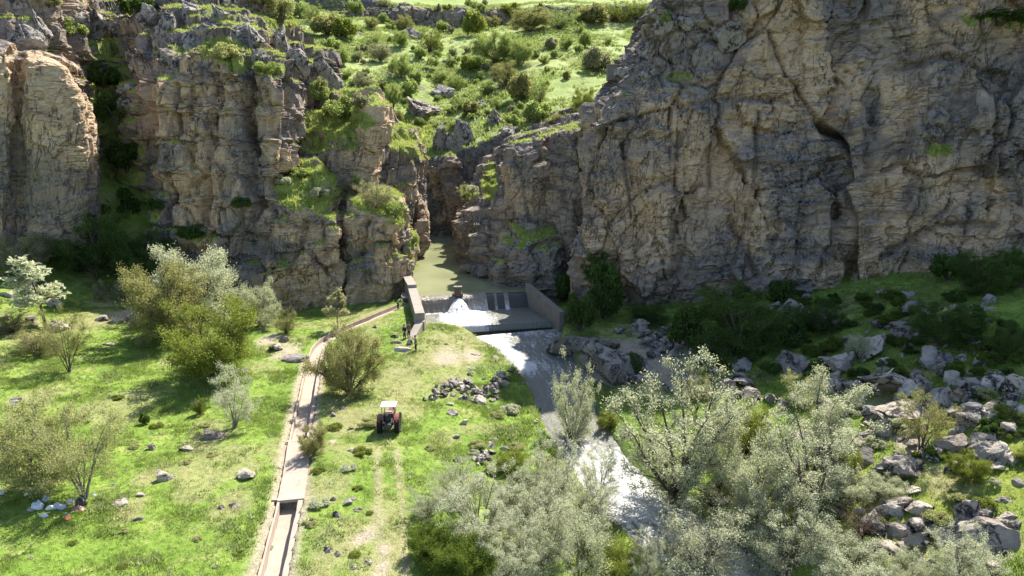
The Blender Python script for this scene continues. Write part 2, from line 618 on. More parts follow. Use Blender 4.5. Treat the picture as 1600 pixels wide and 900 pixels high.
nz_ = .5 + .5 * fbm(XX * .3, YY * .3, o=4, s=12)
dry = blobs(XX, YY, [(700, 545, 60), (740, 530, 45), (660, 560, 40), (620, 580, 30), (560, 500, 50), (620, 620, 30), (590, 640, 36), (545, 655, 34), (530, 630, 28), (515, 760, 30),
                     (600, 800, 26), (610, 850, 28), (590, 885, 40), (530, 850, 40), (500, 885, 30), (700, 600, 30), (560, 540, 30), (640, 640, 26), (320, 690, 30), (360, 790, 30), (1480, 760, 30), (1400, 640, 40),
                     (200, 800, 24), (140, 500, 40), (60, 520, 40), (180, 470, 30), (240, 740, 24), (60, 620, 30)])
dry = np.clip(dry * (.55 + .8 * nz_), 0, 1)
bare = blobs(XX, YY, [(700, 558, 22), (735, 555, 16), (600, 860, 10), (595, 890, 13), (450, 545, 20), (440, 552, 16), (205, 492, 26), (420, 530, 16), (1395, 650, 24), (1420, 690, 20), (520, 690, 6), (560, 845, 10), (575, 835, 12), (1010, 560, 60), (1060, 540, 40)]) * (.35 + .9 * nz_)
dry = np.maximum(dry, .75 * sst(.60, .74, .5 + .5 * fbm(XX * .12, YY * .12, o=4, s=14)))
# two wheel tracks of the tractor
for off in (-.75, .75):
    trk = path_pts([(604, 700, 0, 1), (608, 760, 0, 1), (612, 830, -.2, 1), (612, 900, -.3, 1), (612, 980, -.3, 1)], 8)
    d, _, _, _ = near_path(XX - off, YY, trk)
    dry = np.maximum(dry, (1 - sst(.15, .5, d)) * (.45 + .6 * nz_))
    bare = np.maximum(bare, (1 - sst(.08, .34, d)) * .75 * nz_)
trk2 = path_pts([(604, 690, 0, 1), (600, 640, 0, 1), (600, 600, 0, 1), (630, 570, 0, 1), (680, 550, 0, 1)], 8)
d, _, _, _ = near_path(XX, YY, trk2)
dry = np.maximum(dry, (1 - sst(.3, 1.6, d)) * (.35 + .6 * nz_))
d1 = 1 - sst(.95, 1.7, can_d + .5 * (nz_ - .5))
bare = np.maximum(bare, d1 * .9 * (can_k > 70))
mud = 1 - sst(-.2, .7, wet_d - wet_w + .5 * (nz_ - .5))
yel = blobs(XX, YY, [(1420, 780, 50), (1500, 800, 60), (1560, 740, 50), (1500, 830, 30), (1340, 610, 40), (1390, 590, 30), (1330, 760, 50), (1590, 690, 30)]) * (.5 + .6 * nz_)
nyg, nxg = XX.shape
idx = np.arange(nyg * nxg).reshape(nyg, nxg)
gq = np.stack([idx[:-1, :-1], idx[:-1, 1:], idx[1:, 1:], idx[1:, :-1]], -1).reshape(-1, 4)
link('ground', mesh_np('ground', np.stack([XX, YY, ZZ], -1), gq, {'dry': dry, 'bare': np.clip(bare, 0, 1), 'mud': mud, 'yel': np.clip(yel, 0, 1)}), M_GROUND, kind='structure')

# ------------------------------------------------------------------ far hillside beyond the gorge
hx = np.arange(-190, 231, .9)
hy = np.concatenate([np.arange(118, 310, .9), np.arange(310, 640, 6)])
HX, HY = np.meshgrid(hx, hy)
HPROF = ([100, 118, 140, 152, 175, 200, 250, 283, 287, 290, 300, 400, 640], [10, 13, 18, 23, 30.5, 38, 53, 62, 63, 69.5, 71, 94, 150])


def hill_z(X, Y):
    ledge = 4 * np.sin(X * .045 + 1) + 3 * pn(X * .09, Y * 0 + 3.3, s=21)
    z = np.interp(Y + ledge, *HPROF)
    gul = np.exp(-((X + 18 - (Y - 150) * .10) / 13) ** 2) * sst(250, 150, Y)
    z = z - 6.0 * gul + 1.6 * fbm(X * .022, Y * .022, o=4, s=22) + .55 * fbm(X * .11, Y * .11, o=4, s=23) + .25 * np.abs(pn(X * .5, Y * .5, s=24))
    z = z - 34 * sst(153, 147, Y) * sst(-62, -50, X) * sst(14, 6, X)
    z = z + sst(-20, -80, X) * 5 - sst(10, 60, X) * sst(200, 150, Y) * 4
    return z


HZ = hill_z(HX, HY)
hg = np.hypot(*np.gradient(HZ, hy, hx))
hn = .5 + .5 * fbm(HX * .08, HY * .08, o=4, s=26)
hrock = np.clip(sst(.8, 1.3, hg) * sst(320, 305, HY) + .75 * sst(.62, .85, hn) * sst(240, 190, HY) * sst(25, 5, HX), 0, 1)
hu, hv = proj(np.stack([HX, HY, HZ], -1))
hyel = np.maximum(1 - sst(.6, 1.2, np.hypot((hu - 645) / 40, (hv - 205) / 26)), 0)
hi = np.arange(HX.size).reshape(HX.shape)
link('hillside', mesh_np('hillside', np.stack([HX, HY, HZ], -1), np.stack([hi[:-1, :-1], hi[:-1, 1:], hi[1:, 1:], hi[1:, :-1]], -1).reshape(-1, 4), {'rock': hrock, 'yel': hyel}), M_HILL, kind='structure')


def hill_hit(u, v):
    xc, yc = (u - 800.0) / FPX, (450.0 - v) / FPX
    t = np.linspace(125, 420, 3000)
    x, y, z = t * xc, t * (_cp + yc * _sp), CAM_H + t * (yc * _cp - _sp)
    b = np.where((z < hill_z(x, y)) & (y > 130))[0]
    k = b[0] if len(b) else len(t) - 1
    return (float(x[k]), float(y[k]), float(z[k]))
# ------------------------------------------------------------------ cliffs: lofted through stations, then broken into blocks, beds and joints
CLIFF_PTS = []          # (points, normals, grass) of every cliff, for the ledge grass


def cr(C, n):
    """smooth curve through rows of C (k, ..., 3), n samples"""
    k = len(C)
    t = np.linspace(0, k - 1, n)
    i = np.minimum(t.astype(int), k - 2)
    f = (t - i).reshape((-1,) + (1,) * (C.ndim - 1))
    p0, p1, p2, p3 = C[np.maximum(i - 1, 0)], C[i], C[i + 1], C[np.minimum(i + 2, k - 1)]
    a = .6                                                                       # a little tighter than a plain spline
    m1, m2 = (p2 - p0) * .5 * a, (p3 - p1) * .5 * a
    return p1 * (2 * f**3 - 3 * f**2 + 1) + m1 * (f**3 - 2 * f**2 + f) + p2 * (-2 * f**3 + 3 * f**2) + m2 * (f**3 - f**2)


def arc_cr(C, step):
    """like cr but evenly spaced by arc length of the mean curve"""
    fine = cr(C, 400)
    seg = np.linalg.norm(np.diff(fine, axis=0), axis=-1)
    seg = seg.reshape(len(seg), -1).mean(1)
    s = np.r_[0, np.cumsum(seg)]
    n = max(12, int(s[-1] / step))
    tt = np.interp(np.linspace(0, s[-1], n), s, np.arange(400))
    i = np.minimum(tt.astype(int), 398)
    f = (tt - i).reshape((-1,) + (1,) * (C.ndim - 1))
    return fine[i] * (1 - f) + fine[i + 1] * f


def cliff(name, stations, step=.24, big=1.6, block=1.5, bed=.35, dip=.06, grass=1.0, tanb=0.0, tan_at=(), grass_at=(), seed=0, mat=None, flip=False, ledge=0.0, thr=.66, cracks=(), lich_at=(), terr=None, kind='structure', **props):
    C = np.array([[P(*q) if len(q) == 3 else q[:3] for q in st] for st in stations], float)
    A = arc_cr(C, step)                                     # along the stations
    B = arc_cr(np.swapaxes(A, 0, 1), step)                  # up the face
    G = np.swapaxes(B, 0, 1)                                # (along, up, 3)
    du = np.gradient(G, axis=0)
    dv = np.gradient(G, axis=1)
    N = np.cross(du, dv)
    N /= np.linalg.norm(N, axis=-1, keepdims=True) + 1e-9
    if flip:
        N = -N
    for _ in range(3):
        N[1:-1] = (N[:-2] + N[1:-1] * 2 + N[2:]) / 4
        N[:, 1:-1] = (N[:, :-2] + N[:, 1:-1] * 2 + N[:, 2:]) / 4
    x, y, z = G[..., 0], G[..., 1], G[..., 2]
    s = seed
    wx = 1.1 * fbm(x * .22, y * .22, z * .22, o=3, s=s + 31)
    wz = .9 * fbm(x * .2, y * .2, z * .25, o=3, s=s + 35)
    bl = z - dip * x + wz                                   # height in the tilted beds
    d = big * fbm(x * .085, y * .085, z * .03, o=3, s=s + 1)
    crack = np.zeros_like(x)
    for fr, fz, am, cw, tilt in ((.10, .06, block * 1.15, .03, 1.0), (.27, .21, block * .62, .03, 1.4), (.75, .66, block * .24, .03, 1.4), (1.9, 2.2, block * .06, .03, 1.0)):
        f1, f2, rid, (ox, oy, oz), (g1, g2, g3) = worley((x + wx) * fr, (y + wx * .7) * fr, bl * fz, s + int(fr * 10))
        e = f2 - f1
        d += am * ((rid - .5) * 1.1 + tilt * ((g1 - .5) * ox + (g2 - .5) * oy + (g3 - .35) * oz))
        if fr < .9:
            jt = np.exp(-e / cw) * (rid > .45)
            d -= am * .30 * jt
            crack = np.maximum(crack, np.exp(-e / (cw * .5)) * (rid > .55))
    l1 = pn(bl * .9, x * .03, y * .03, s + 3)
    l2 = pn(bl * 2.6, x * .06, y * .06, s + 4)
    calm = .35 + .65 * sst(-.3, .4, fbm(x * .06, y * .06, z * .06, o=2, s=s + 6))
    l3 = pn(bl * 6.0, x * .12, y * .12, s + 7)
    d += bed * calm * (np.tanh(l1 * 4) * .8 + np.tanh(l2 * 5) * .4 + np.tanh(l3 * 5) * .16)
    d += .06 * fbm(x * 1.3, y * 1.3, z * 1.3, o=4, s=s + 5)
    if ledge:
        lt = (bl / 5.5 + .5 * pn(x * .07, y * .07, s=s + 8)) % 1.0
        d -= ledge * (lt ** 3)
    u0, v0 = proj(G)
    for line, hw, dep in cracks:                            # the joints and chimneys one can see, each where it stands
        dist = np.full(x.shape, 1e9)
        for (a0, b0), (a1, b1) in zip(line[:-1], line[1:]):
            t = np.clip(((u0 - a0) * (a1 - a0) + (v0 - b0) * (b1 - b0)) / ((a1 - a0) ** 2 + (b1 - b0) ** 2), 0, 1)
            dist = np.minimum(dist, np.hypot(u0 - a0 - t * (a1 - a0) + 2.5 * wx, v0 - b0 - t * (b1 - b0)))
        kk = np.exp(-(dist / hw) ** 2)
        d -= dep * kk
        if hw < 7:
            crack = np.maximum(crack, .8 * kk)
    D = N.copy()
    D[..., 2] *= .55
    edge = np.minimum(1, np.minimum(np.arange(G.shape[1])[None, :] / 4 + .2, np.arange(G.shape[1])[::-1][None, :] / 4 + .2))
    V = G + D * (d * edge)[..., None]
    if terr:                                                # beds standing out as steps
        hgt = terr[0]
        zz = (V[..., 2] - dip * V[..., 0] + .5 * wz) / hgt
        fz = zz - np.floor(zz)
        V[..., 2] += hgt * terr[1] * (sst(.35, .65, fz) - fz) * edge
    du = np.gradient(V, axis=0)
    dv = np.gradient(V, axis=1)
    NN = np.cross(du, dv)
    if flip:
        NN = -NN
    NN /= np.linalg.norm(NN, axis=-1, keepdims=True) + 1e-9
    up = NN[..., 2].copy()
    for _ in range(2):
        up[1:-1] = (up[:-2] + up[1:-1] * 2 + up[2:]) / 4
        up[:, 1:-1] = (up[:, :-2] + up[:, 1:-1] * 2 + up[:, 2:]) / 4
    gn = fbm(x * .35, y * .35, z * .35, o=3, s=s + 9)
    gr = sst(thr, thr + .22, up + .16 * gn) * grass
    uu, vv = proj(V)
    for (gu, gv, ru, rv) in grass_at:
        b = 1 - sst(.7, 1.15, np.hypot((uu - gu) / ru, (vv - gv) / rv) + .25 * gn)
        gr = np.maximum(gr, b * sst(-.15, .25, up + .1 * gn))
    tn = .5 + .5 * fbm(x * .075, y * .075, z * .09, o=3, s=s + 10)
    tan = sst(.50, .68, tn + tanb - .25 * np.clip(up, 0, 1))
    for (tu, tv, ru, rv, k) in tan_at:
        b = 1 - sst(.5, 1.25, np.hypot((uu - tu) / ru, (vv - tv) / rv) + .3 * gn)
        tan = np.clip(tan + b * k, 0, 1)
    li = .5 + .5 * fbm(x * .12, y * .12, z * .14, o=3, s=s + 13)
    lich = np.clip(sst(.45, .7, li + .25 * np.clip(up, -.3, 1)) * (1 - .7 * tan), 0, 1)
    for (tu, tv, ru, rv, k) in lich_at:
        b = 1 - sst(.6, 1.2, np.hypot((uu - tu) / ru, (vv - tv) / rv) + .3 * gn)
        lich = np.clip(lich + b * k, 0, 1)
        tan = tan * (1 - .8 * b)
    crack = crack * (1 - .6 * gr)
    ii = np.arange(V.shape[0] * V.shape[1]).reshape(V.shape[:2])
    q = np.stack([ii[:-1, :-1], ii[1:, :-1], ii[1:, 1:], ii[:-1, 1:]], -1).reshape(-1, 4)
    if flip:
        q = q[:, ::-1]
    CLIFF_PTS.append((V.reshape(-1, 3), NN.reshape(-1, 3), gr.ravel()))
    return link(name, mesh_np(name, V, q, {'grass': gr, 'tan': tan, 'lich': lich, 'crack': crack}, smooth=False), mat or M_CLIFF, kind=kind, **props)


# big cliff on the right of the gorge
R = [
    [(940, 445, 118), (930, 380, 118), (930, 300, 118), (938, 215, 119), (960, 130, 123), (1010, 40, 130), (1080, -60, 150)],
    [(905, 470, 103), (905, 385, 103), (912, 300, 104), (928, 200, 106), (950, 128, 112), (1003, 45, 120), (1080, -60, 145)],
    [(897, 490, 96), (900, 390, 97), (908, 300, 98), (926, 196, 99), (965, 135, 105), (1012, 50, 113), (1085, -60, 140)],
    [(940, 500, 94), (940, 390, 95), (945, 300, 96), (955, 180, 97), (990, 132, 101), (1040, 30, 108), (1100, -60, 135)],
    [(1010, 505, 93), (1010, 400, 94), (1015, 290, 95), (1020, 170, 97), (1045, 112, 100), (1082, -195, 106), (1130, -240, 130)],
    [(1100, 505, 91.5), (1100, 400, 92), (1100, 280, 94), (1105, 160, 96), (1115, 80, 98), (1130, -210, 104), (1170, -250, 130)],
    [(1200, 495, 90), (1200, 390, 91), (1205, 270, 93), (1210, 150, 95), (1215, 60, 96), (1225, -185, 100), (1260, -230, 128)],
    [(1285, 490, 89), (1285, 400, 90), (1275, 280, 92), (1265, 190, 93), (1270, 80, 95), (1290, -165, 98), (1320, -210, 128)],
    [(1322, 480, 88.2), (1326, 400, 89.2), (1318, 300, 91), (1292, 205, 92.5), (1300, 80, 95), (1320, -155, 98), (1350, -200, 128)],
    [(1345, 480, 87), (1345, 400, 88), (1338, 300, 89.5), (1330, 200, 91), (1345, 80, 94), (1370, -170, 96), (1400, -220, 126)],
    [(1430, 465, 86), (1430, 380, 87), (1430, 290, 88), (1425, 190, 90), (1430, 80, 93), (1440, -215, 95), (1460, -260, 125)],
    [(1530, 450, 84), (1530, 370, 85), (1530, 280, 87), (1530, 180, 89), (1535, 70, 92), (1545, -350, 92), (1560, -390, 124)],
    [(1650, 430, 81), (1650, 350, 83), (1650, 270, 85), (1650, 170, 87), (1655, 60, 90), (1665, -430, 88), (1690, -470, 122)],
    [(1800, 410, 78), (1800, 330, 80), (1800, 250, 82), (1800, 150, 84), (1805, 40, 87), (1815, -480, 84), (1840, -520, 120)],
]
cliff('cliff_right', R, step=.22, big=1.6, block=2.2, bed=.30, dip=.10, grass=.55, tanb=.14, seed=3, ledge=.35, thr=.74,
      cracks=[([(1285, 192), (1305, 222), (1320, 250), (1323, 300), (1335, 345), (1330, 400), (1322, 450)], 4.2, 3.4), ([(1288, 200), (1318, 232)], 6, 1.6), ([(1060, 210), (1052, 300)], 3, .7), ([(1110, 200), (1112, 290)], 3, .6), ([(1185, 180), (1180, 290)], 4, .8), ([(1420, 190), (1412, 270)], 3, .7), ([(1550, 160), (1556, 260)], 4, .9), ([(972, 225), (980, 290), (985, 340)], 2.6, .7), ([(985, 260), (1000, 330), (995, 430)], 9, .9), ([(1050, 330), (1050, 440)], 3, .7), ([(1160, 150), (1120, 270), (1095, 330)], 14, .6), ([(1500, 130), (1480, 190), (1460, 260)], 8, 1.0), ([(1140, 340), (1180, 430)], 5, .7), ([(1380, 400), (1460, 352), (1560, 350)], 6, 1.1), ([(1370, 150), (1360, 230), (1372, 330)], 10, 1.2), ([(1060, 170), (1150, 150), (1230, 160)], 5, .7), ([(1390, 110), (1470, 90), (1560, 115)], 6, .9)],
      lich_at=[(1250, 290, 60, 70, 1), (1570, 120, 50, 24, .9), (1190, 240, 50, 30, .7), (960, 90, 60, 60, .7), (1060, 100, 60, 40, .5), (1360, 190, 18, 70, .8), (1430, 310, 30, 30, .6), (1250, 390, 60, 30, .7), (1120, 420, 60, 24, .6), (1460, 400, 60, 16, .7), (1590, 250, 30, 90, .6)],
      tan_at=[(1400, 160, 50, 60, .9), (1440, 290, 120, 60, .9), (1440, 365, 110, 25, 1.0), (1230, 330, 60, 50, .5), (1070, 330, 110, 90, .55), (1000, 230, 90, 40, .45), (1440, 30, 20, 50, .9), (1140, 250, 60, 60, .5), (1240, 60, 40, 50, .4), (960, 380, 60, 70, .5), (1560, 330, 40, 40, .5)],
      grass_at=[(1560, 35, 70, 14), (1060, 120, 20, 8), (1470, 235, 24, 12)])

# left side, from the back forward
LA = [
    [(-420, 420, 84), (-420, 330, 86), (-420, 220, 88), (-420, 100, 92), (-420, -20, 98), (-420, -60, 106), (-420, -70, 140)],
    [(-250, 420, 90), (-250, 330, 92), (-250, 230, 94), (-250, 120, 98), (-250, 0, 103), (-250, -50, 112), (-250, -60, 145)],
    [(-80, 420, 98), (-80, 340, 99), (-80, 240, 101), (-80, 120, 104), (-75, 20, 108), (-70, -40, 116), (-60, -60, 150)],
    [(30, 430, 102), (40, 340, 103), (50, 240, 105), (60, 130, 108), (70, 40, 112), (80, -30, 120), (90, -50, 150)],
    [(130, 445, 103), (150, 370, 106), (158, 290, 113), (163, 200, 121), (160, 110, 130), (155, 20, 140), (160, -20, 165)],
    [(200, 455, 102), (203, 390, 105), (198, 310, 112), (194, 220, 120), (198, 130, 128), (212, 40, 136), (230, -20, 160)],
    [(245, 470, 99), (240, 400, 99.5), (235, 300, 101), (232, 200, 103), (232, 130, 105), (260, 60, 113), (290, -30, 145)],
    [(320, 485, 98), (320, 400, 99), (315, 300, 100), (315, 200, 102), (315, 110, 104), (325, 50, 110), (345, -25, 145)],
    [(380, 490, 98), (380, 400, 99), (382, 300, 100), (384, 200, 101.5), (384, 115, 103), (375, 60, 109), (400, -20, 145)],
    [(440, 495, 98), (440, 400, 99), (445, 300, 100), (448, 210, 101.5), (448, 122, 103), (425, 85, 110), (440, 10, 145)],
    [(480, 495, 109), (480, 410, 110), (478, 320, 112), (474, 230, 115), (470, 140, 119), (462, 78, 125), (480, 50, 150)],
    [(525, 495, 114), (525, 410, 115), (524, 320, 117), (522, 230, 119), (521, 140, 122), (512, 95, 127), (522, 90, 150)],
    [(540, 480, 124), (540, 410, 124), (538, 320, 125), (530, 230, 127), (526, 140, 130), (518, 105, 136), (530, 100, 155)],
]
cliff('cliff_left', LA, step=.24, terr=(4.2, .45), big=1.5, block=2.4, bed=.28, dip=-.03, grass=.9, tanb=-.02, seed=17, ledge=.5, thr=.60,
      cracks=[([(332, 105), (336, 160), (330, 230), (322, 330)], 7, 1.8), ([(386, 95), (384, 170), (392, 250), (405, 330)], 9, 2.2), ([(228, 130), (222, 220), (212, 320), (215, 420)], 12, 2.6), ([(272, 130), (268, 190), (275, 230)], 3, 1.0), ([(300, 240), (320, 300), (315, 370)], 9, 1.4), ([(452, 115), (450, 200), (440, 290)], 8, 2.0), ([(205, 300), (205, 410)], 9, 1.6), ([(260, 300), (262, 400)], 6, 1.2), ([(280, 60), (262, 110)], 8, 1.6), ([(480, 60), (492, 130)], 7, 1.8), ([(395, 20), (420, 70)], 8, 1.4), ([(230, 290), (290, 300)], 7, 1.3), ([(220, 350), (280, 355)], 6, 1.0), ([(230, 215), (300, 225)], 3, .6), ([(340, 150), (380, 150)], 3, .5), ([(340, 190), (380, 186)], 3, .5)],
      lich_at=[(250, 245, 34, 26, 1), (245, 345, 30, 36, 1), (370, 370, 40, 40, .8), (300, 30, 90, 50, .9), (480, 90, 50, 60, .8), (120, 300, 50, 30, .6), (400, 270, 24, 40, .7), (320, 420, 60, 30, .8)],
      tan_at=[(265, 200, 40, 90, .8), (320, 210, 40, 90, .7), (350, 150, 30, 60, .8), (415, 170, 30, 60, .7), (300, 290, 40, 70, .6), (350, 280, 40, 40, .5)],
      grass_at=[(345, 78, 36, 22), (375, 100, 26, 16), (428, 108, 32, 10), (175, 160, 44, 90), (190, 260, 42, 90), (160, 90, 34, 40), (200, 330, 50, 40), (120, 370, 80, 40), (440, 30, 30, 20), (75, 70, 8, 40), (230, 340, 24, 16), (300, 375, 40, 14)])

# tan slab at the far left
LB = [
    [(-330, 410, 80), (-330, 330, 80), (-330, 240, 80.5), (-330, 130, 81.5), (-330, 40, 83), (-330, 20, 90), (-330, 30, 104)],
    [(-180, 415, 84), (-180, 330, 84), (-180, 240, 84.5), (-180, 140, 85.5), (-180, 60, 87), (-175, 45, 93), (-170, 55, 106)],
    [(-60, 415, 90), (-60, 330, 90), (-55, 240, 90.5), (-50, 150, 91.5), (-48, 75, 93), (-40, 58, 98), (-30, 62, 108)],
    [(5, 410, 92), (8, 330, 92), (12, 240, 92.5), (14, 150, 93.5), (14, 80, 95), (18, 66, 99), (25, 70, 109)],
    [(26, 405, 95), (28, 330, 95), (30, 240, 95.5), (29, 160, 96.5), (25, 90, 97.5), (28, 78, 101), (35, 82, 110)],
    [(45, 405, 93.5), (48, 330, 93), (50, 240, 93), (45, 160, 93.5), (40, 92, 95), (44, 78, 99), (52, 84, 110)],
    [(95, 400, 94.5), (100, 320, 94), (100, 240, 94), (95, 160, 94.5), (88, 98, 96), (90, 90, 100), (95, 96, 111)],
    [(132, 400, 97), (138, 320, 96.5), (142, 240, 96.5), (135, 165, 97), (118, 112, 98), (116, 106, 102), (120, 112, 112)],
    [(140, 400, 104), (146, 320, 104), (150, 240, 104), (142, 170, 104.5), (126, 122, 106), (124, 118, 109), (128, 124, 114)],
]
cliff('cliff_slab', LB, step=.22, lich_at=[(60, 300, 120, 60, .8), (-20, 260, 60, 60, .5)], big=.8, block=.75, bed=.18, dip=.25, grass=.35, tanb=.18, seed=29, thr=.8,
      tan_at=[(80, 150, 60, 60, .9), (15, 140, 26, 60, .8), (100, 210, 40, 60, .5)])

# front buttresses with grassy heads
LC = [
    [(400, 500, 104), (402, 420, 104), (405, 350, 104), (412, 320, 104), (415, 295, 106), (440, 272, 112)],
    [(408, 500, 97), (410, 420, 97), (412, 350, 97.5), (416, 318, 98.5), (420, 290, 102), (445, 268, 108)],
    [(445, 500, 95.5), (445, 420, 95.5), (448, 360, 96), (450, 325, 97), (455, 285, 101), (468, 252, 108)],
    [(495, 500, 95), (497, 420, 95), (500, 365, 95.5), (505, 335, 96.5), (502, 292, 101), (492, 254, 108)],
    [(525, 500, 96), (528, 420, 96), (530, 370, 96.5), (532, 345, 97.5), (525, 305, 102), (510, 262, 109)],
    [(534, 500, 102), (538, 420, 102), (540, 370, 102.5), (542, 348, 103.5), (535, 310, 106), (520, 270, 111)],
]
cliff('cliff_buttress', LC, terr=(3.2, .25), step=.2, cracks=[([(470, 345), (455, 420)], 6, .8), ([(500, 345), (512, 400)], 5, .8)], lich_at=[(430, 390, 30, 20, 1), (510, 345, 30, 14, .7)], big=1.4, block=1.9, bed=.22, grass=1.0, tanb=.16, seed=41, thr=.45, tan_at=[(470, 370, 60, 50, .6), (450, 430, 60, 40, .5), (500, 400, 40, 40, .4)],
      grass_at=[(470, 290, 60, 40), (515, 310, 30, 26), (425, 300, 20, 20)])
LD = [
    [(530, 500, 103), (532, 430, 103), (538, 370, 103), (545, 338, 103.5), (552, 318, 106), (565, 300, 112)],
    [(535, 500, 97), (536, 430, 97), (540, 370, 97.5), (545, 336, 98.5), (555, 315, 102), (570, 298, 109)],
    [(580, 500, 95.5), (580, 430, 95.5), (580, 365, 96), (582, 330, 97), (590, 312, 101), (598, 296, 109)],
    [(615, 500, 96.5), (618, 430, 96.5), (622, 375, 97), (618, 342, 98), (616, 322, 102), (612, 300, 109)],
    [(628, 495, 99), (634, 430, 99), (638, 385, 99.5), (634, 358, 100.5), (628, 335, 104), (620, 305, 110)],
    [(634, 480, 110), (640, 430, 110), (642, 385, 110), (638, 362, 110.5), (632, 340, 111), (625, 310, 113)],
]
cliff('cliff_buttress', LD, terr=(3.2, .25), step=.2, cracks=[([(545, 398), (600, 380), (640, 388)], 5, .8), ([(565, 345), (552, 400)], 5, .8)], lich_at=[(562, 420, 28, 28, 1.0)], big=1.3, block=1.8, bed=.25, grass=1.0, tanb=.18, seed=47, thr=.45, tan_at=[(590, 375, 40, 30, .7), (585, 430, 40, 30, .4), (620, 420, 20, 60, .4)],
      grass_at=[(585, 318, 40, 12), (620, 345, 18, 26), (605, 300, 30, 14)])
# tall columns behind them
LE = [
    [(430, 400, 116), (435, 330, 116), (440, 260, 116.5), (445, 215, 118), (452, 170, 122), (470, 130, 132)],
    [(465, 400, 108), (468, 330, 108), (470, 285, 108.5), (472, 245, 110), (478, 200, 114), (490, 140, 126)],
    [(510, 400, 106), (512, 330, 106), (514, 290, 106.5), (515, 245, 108), (520, 205, 112), (530, 140, 124)],
    [(555, 400, 106), (557, 330, 106), (560, 270, 106.5), (560, 225, 108), (562, 185, 111), (562, 145, 122)],
    [(580, 400, 107), (585, 330, 107), (587, 250, 107.5), (588, 185, 108.5), (584, 156, 111), (580, 146, 122)],
    [(590, 400, 114), (592, 330, 114), (594, 250, 114), (593, 180, 115), (590, 160, 117), (588, 150, 124)],
]
cliff('cliff_column', LE, terr=(3.2, .55), step=.22, big=1.0, block=1.7, bed=.3, grass=1.0, tanb=.05, seed=53, thr=.48, tan_at=[(545, 240, 30, 40, .6), (590, 180, 14, 40, .6)], grass_at=[(540, 195, 50, 30), (520, 160, 40, 24), (490, 200, 30, 40), (560, 290, 20, 20)])
LF = [
    [(572, 430, 124), (577, 350, 124), (582, 280, 124), (587, 225, 125), (592, 200, 130), (602, 180, 142)],
    [(577, 430, 115), (582, 350, 115), (587, 280, 115), (590, 232, 116), (598, 205, 121), (612, 182, 136)],
    [(617, 430, 114), (620, 350, 114), (622, 290, 114), (624, 247, 115), (626, 225, 120), (632, 195, 136)],
    [(637, 420, 116), (640, 350, 116), (647, 290, 116), (650, 250, 117), (648, 238, 121), (647, 205, 137)],
    [(647, 410, 124), (647, 350, 124), (652, 290, 125), (656, 252, 126), (654, 240, 128), (654, 212, 140)],
    [(654, 395, 136), (654, 345, 136), (658, 290, 137), (662, 258, 138), (662, 245, 140), (664, 220, 148)],
]
cliff('cliff_column', LF, terr=(3.2, .55), step=.22, big=.9, block=1.6, bed=.25, grass=1.0, tanb=-.05, seed=59, thr=.5, grass_at=[(620, 220, 34, 18), (650, 240, 12, 8)])
LG = [
    [(619, 440, 106), (621, 400, 106), (625, 375, 107), (629, 366, 110)],
    [(625, 430, 102.5), (627, 395, 103), (631, 372, 104.5), (634, 363, 109)],
    [(645, 425, 103), (646, 395, 103.5), (643, 376, 105), (641, 364, 109)],
    [(654, 415, 107), (654, 390, 107.5), (650, 374, 109), (646, 365, 112)],
]
cliff('cliff_outcrop', LG, step=.18, big=.4, block=.9, bed=.2, grass=1.0, seed=61, thr=.4, grass_at=[(642, 372, 10, 14)])
LH = [
    [(633, 410, 128), (633, 350, 128), (636, 310, 128), (640, 295, 131), (643, 288, 138)],
    [(648, 405, 122), (650, 350, 122), (652, 312, 122.5), (652, 296, 125), (652, 290, 134)],
    [(664, 395, 124), (668, 360, 124), (664, 315, 125), (660, 300, 128), (656, 292, 136)],
    [(670, 388, 134), (672, 355, 134), (668, 318, 135), (664, 304, 137), (660, 296, 142)],
]
cliff('cliff_outcrop', LH, step=.22, big=.5, block=.9, bed=.25, grass=.8, seed=67, thr=.55)

# head wall of the gorge
GA = [
    [(610, 400, 158), (612, 340, 158), (615, 285, 158), (620, 250, 160), (625, 235, 170)],
    [(655, 400, 151), (657, 340, 151), (660, 285, 152), (664, 255, 153), (668, 242, 165)],
    [(692, 400, 149), (694, 340, 149), (696, 285, 150), (698, 248, 152), (700, 236, 165)],
    [(722, 400, 151), (724, 340, 151), (726, 285, 152), (728, 246, 154), (730, 234, 166)],
    [(770, 400, 158), (770, 340, 158), (770, 285, 159), (770, 240, 161), (772, 226, 172)],
]
cliff('cliff_headwall', GA, step=.3, big=1.2, block=2.0, bed=.4, grass=.8, tanb=.0, seed=71, thr=.6, tan_at=[(672, 285, 16, 30, .8)])
# right side of the gorge: a bare slab of stepped beds sloping to a dark wall
GB = [
    [(712, 400, 150), (714, 372, 150), (718, 342, 150), (730, 310, 151), (740, 272, 154), (753, 235, 160), (778, 205, 172), (798, 190, 190)],
    [(712, 410, 138), (712, 385, 138), (718, 340, 138), (733, 305, 140), (753, 265, 144), (778, 228, 150), (818, 196, 162), (848, 180, 185)],
    [(722, 430, 122), (716, 400, 122), (724, 345, 122), (746, 310, 126), (774, 262, 132), (808, 222, 140), (863, 192, 152), (888, 175, 175)],
    [(746, 450, 111), (740, 415, 111), (748, 360, 112), (766, 318, 117), (796, 262, 124), (826, 222, 131), (888, 188, 142), (918, 172, 165)],
    [(770, 460, 106), (766, 420, 106), (773, 370, 107), (790, 325, 111), (813, 265, 118), (840, 220, 125), (908, 184, 136), (938, 168, 160)],
    [(808, 460, 105), (803, 420, 105), (808, 375, 106), (818, 325, 110), (833, 265, 116), (858, 218, 122), (923, 182, 131), (953, 165, 155)],
]
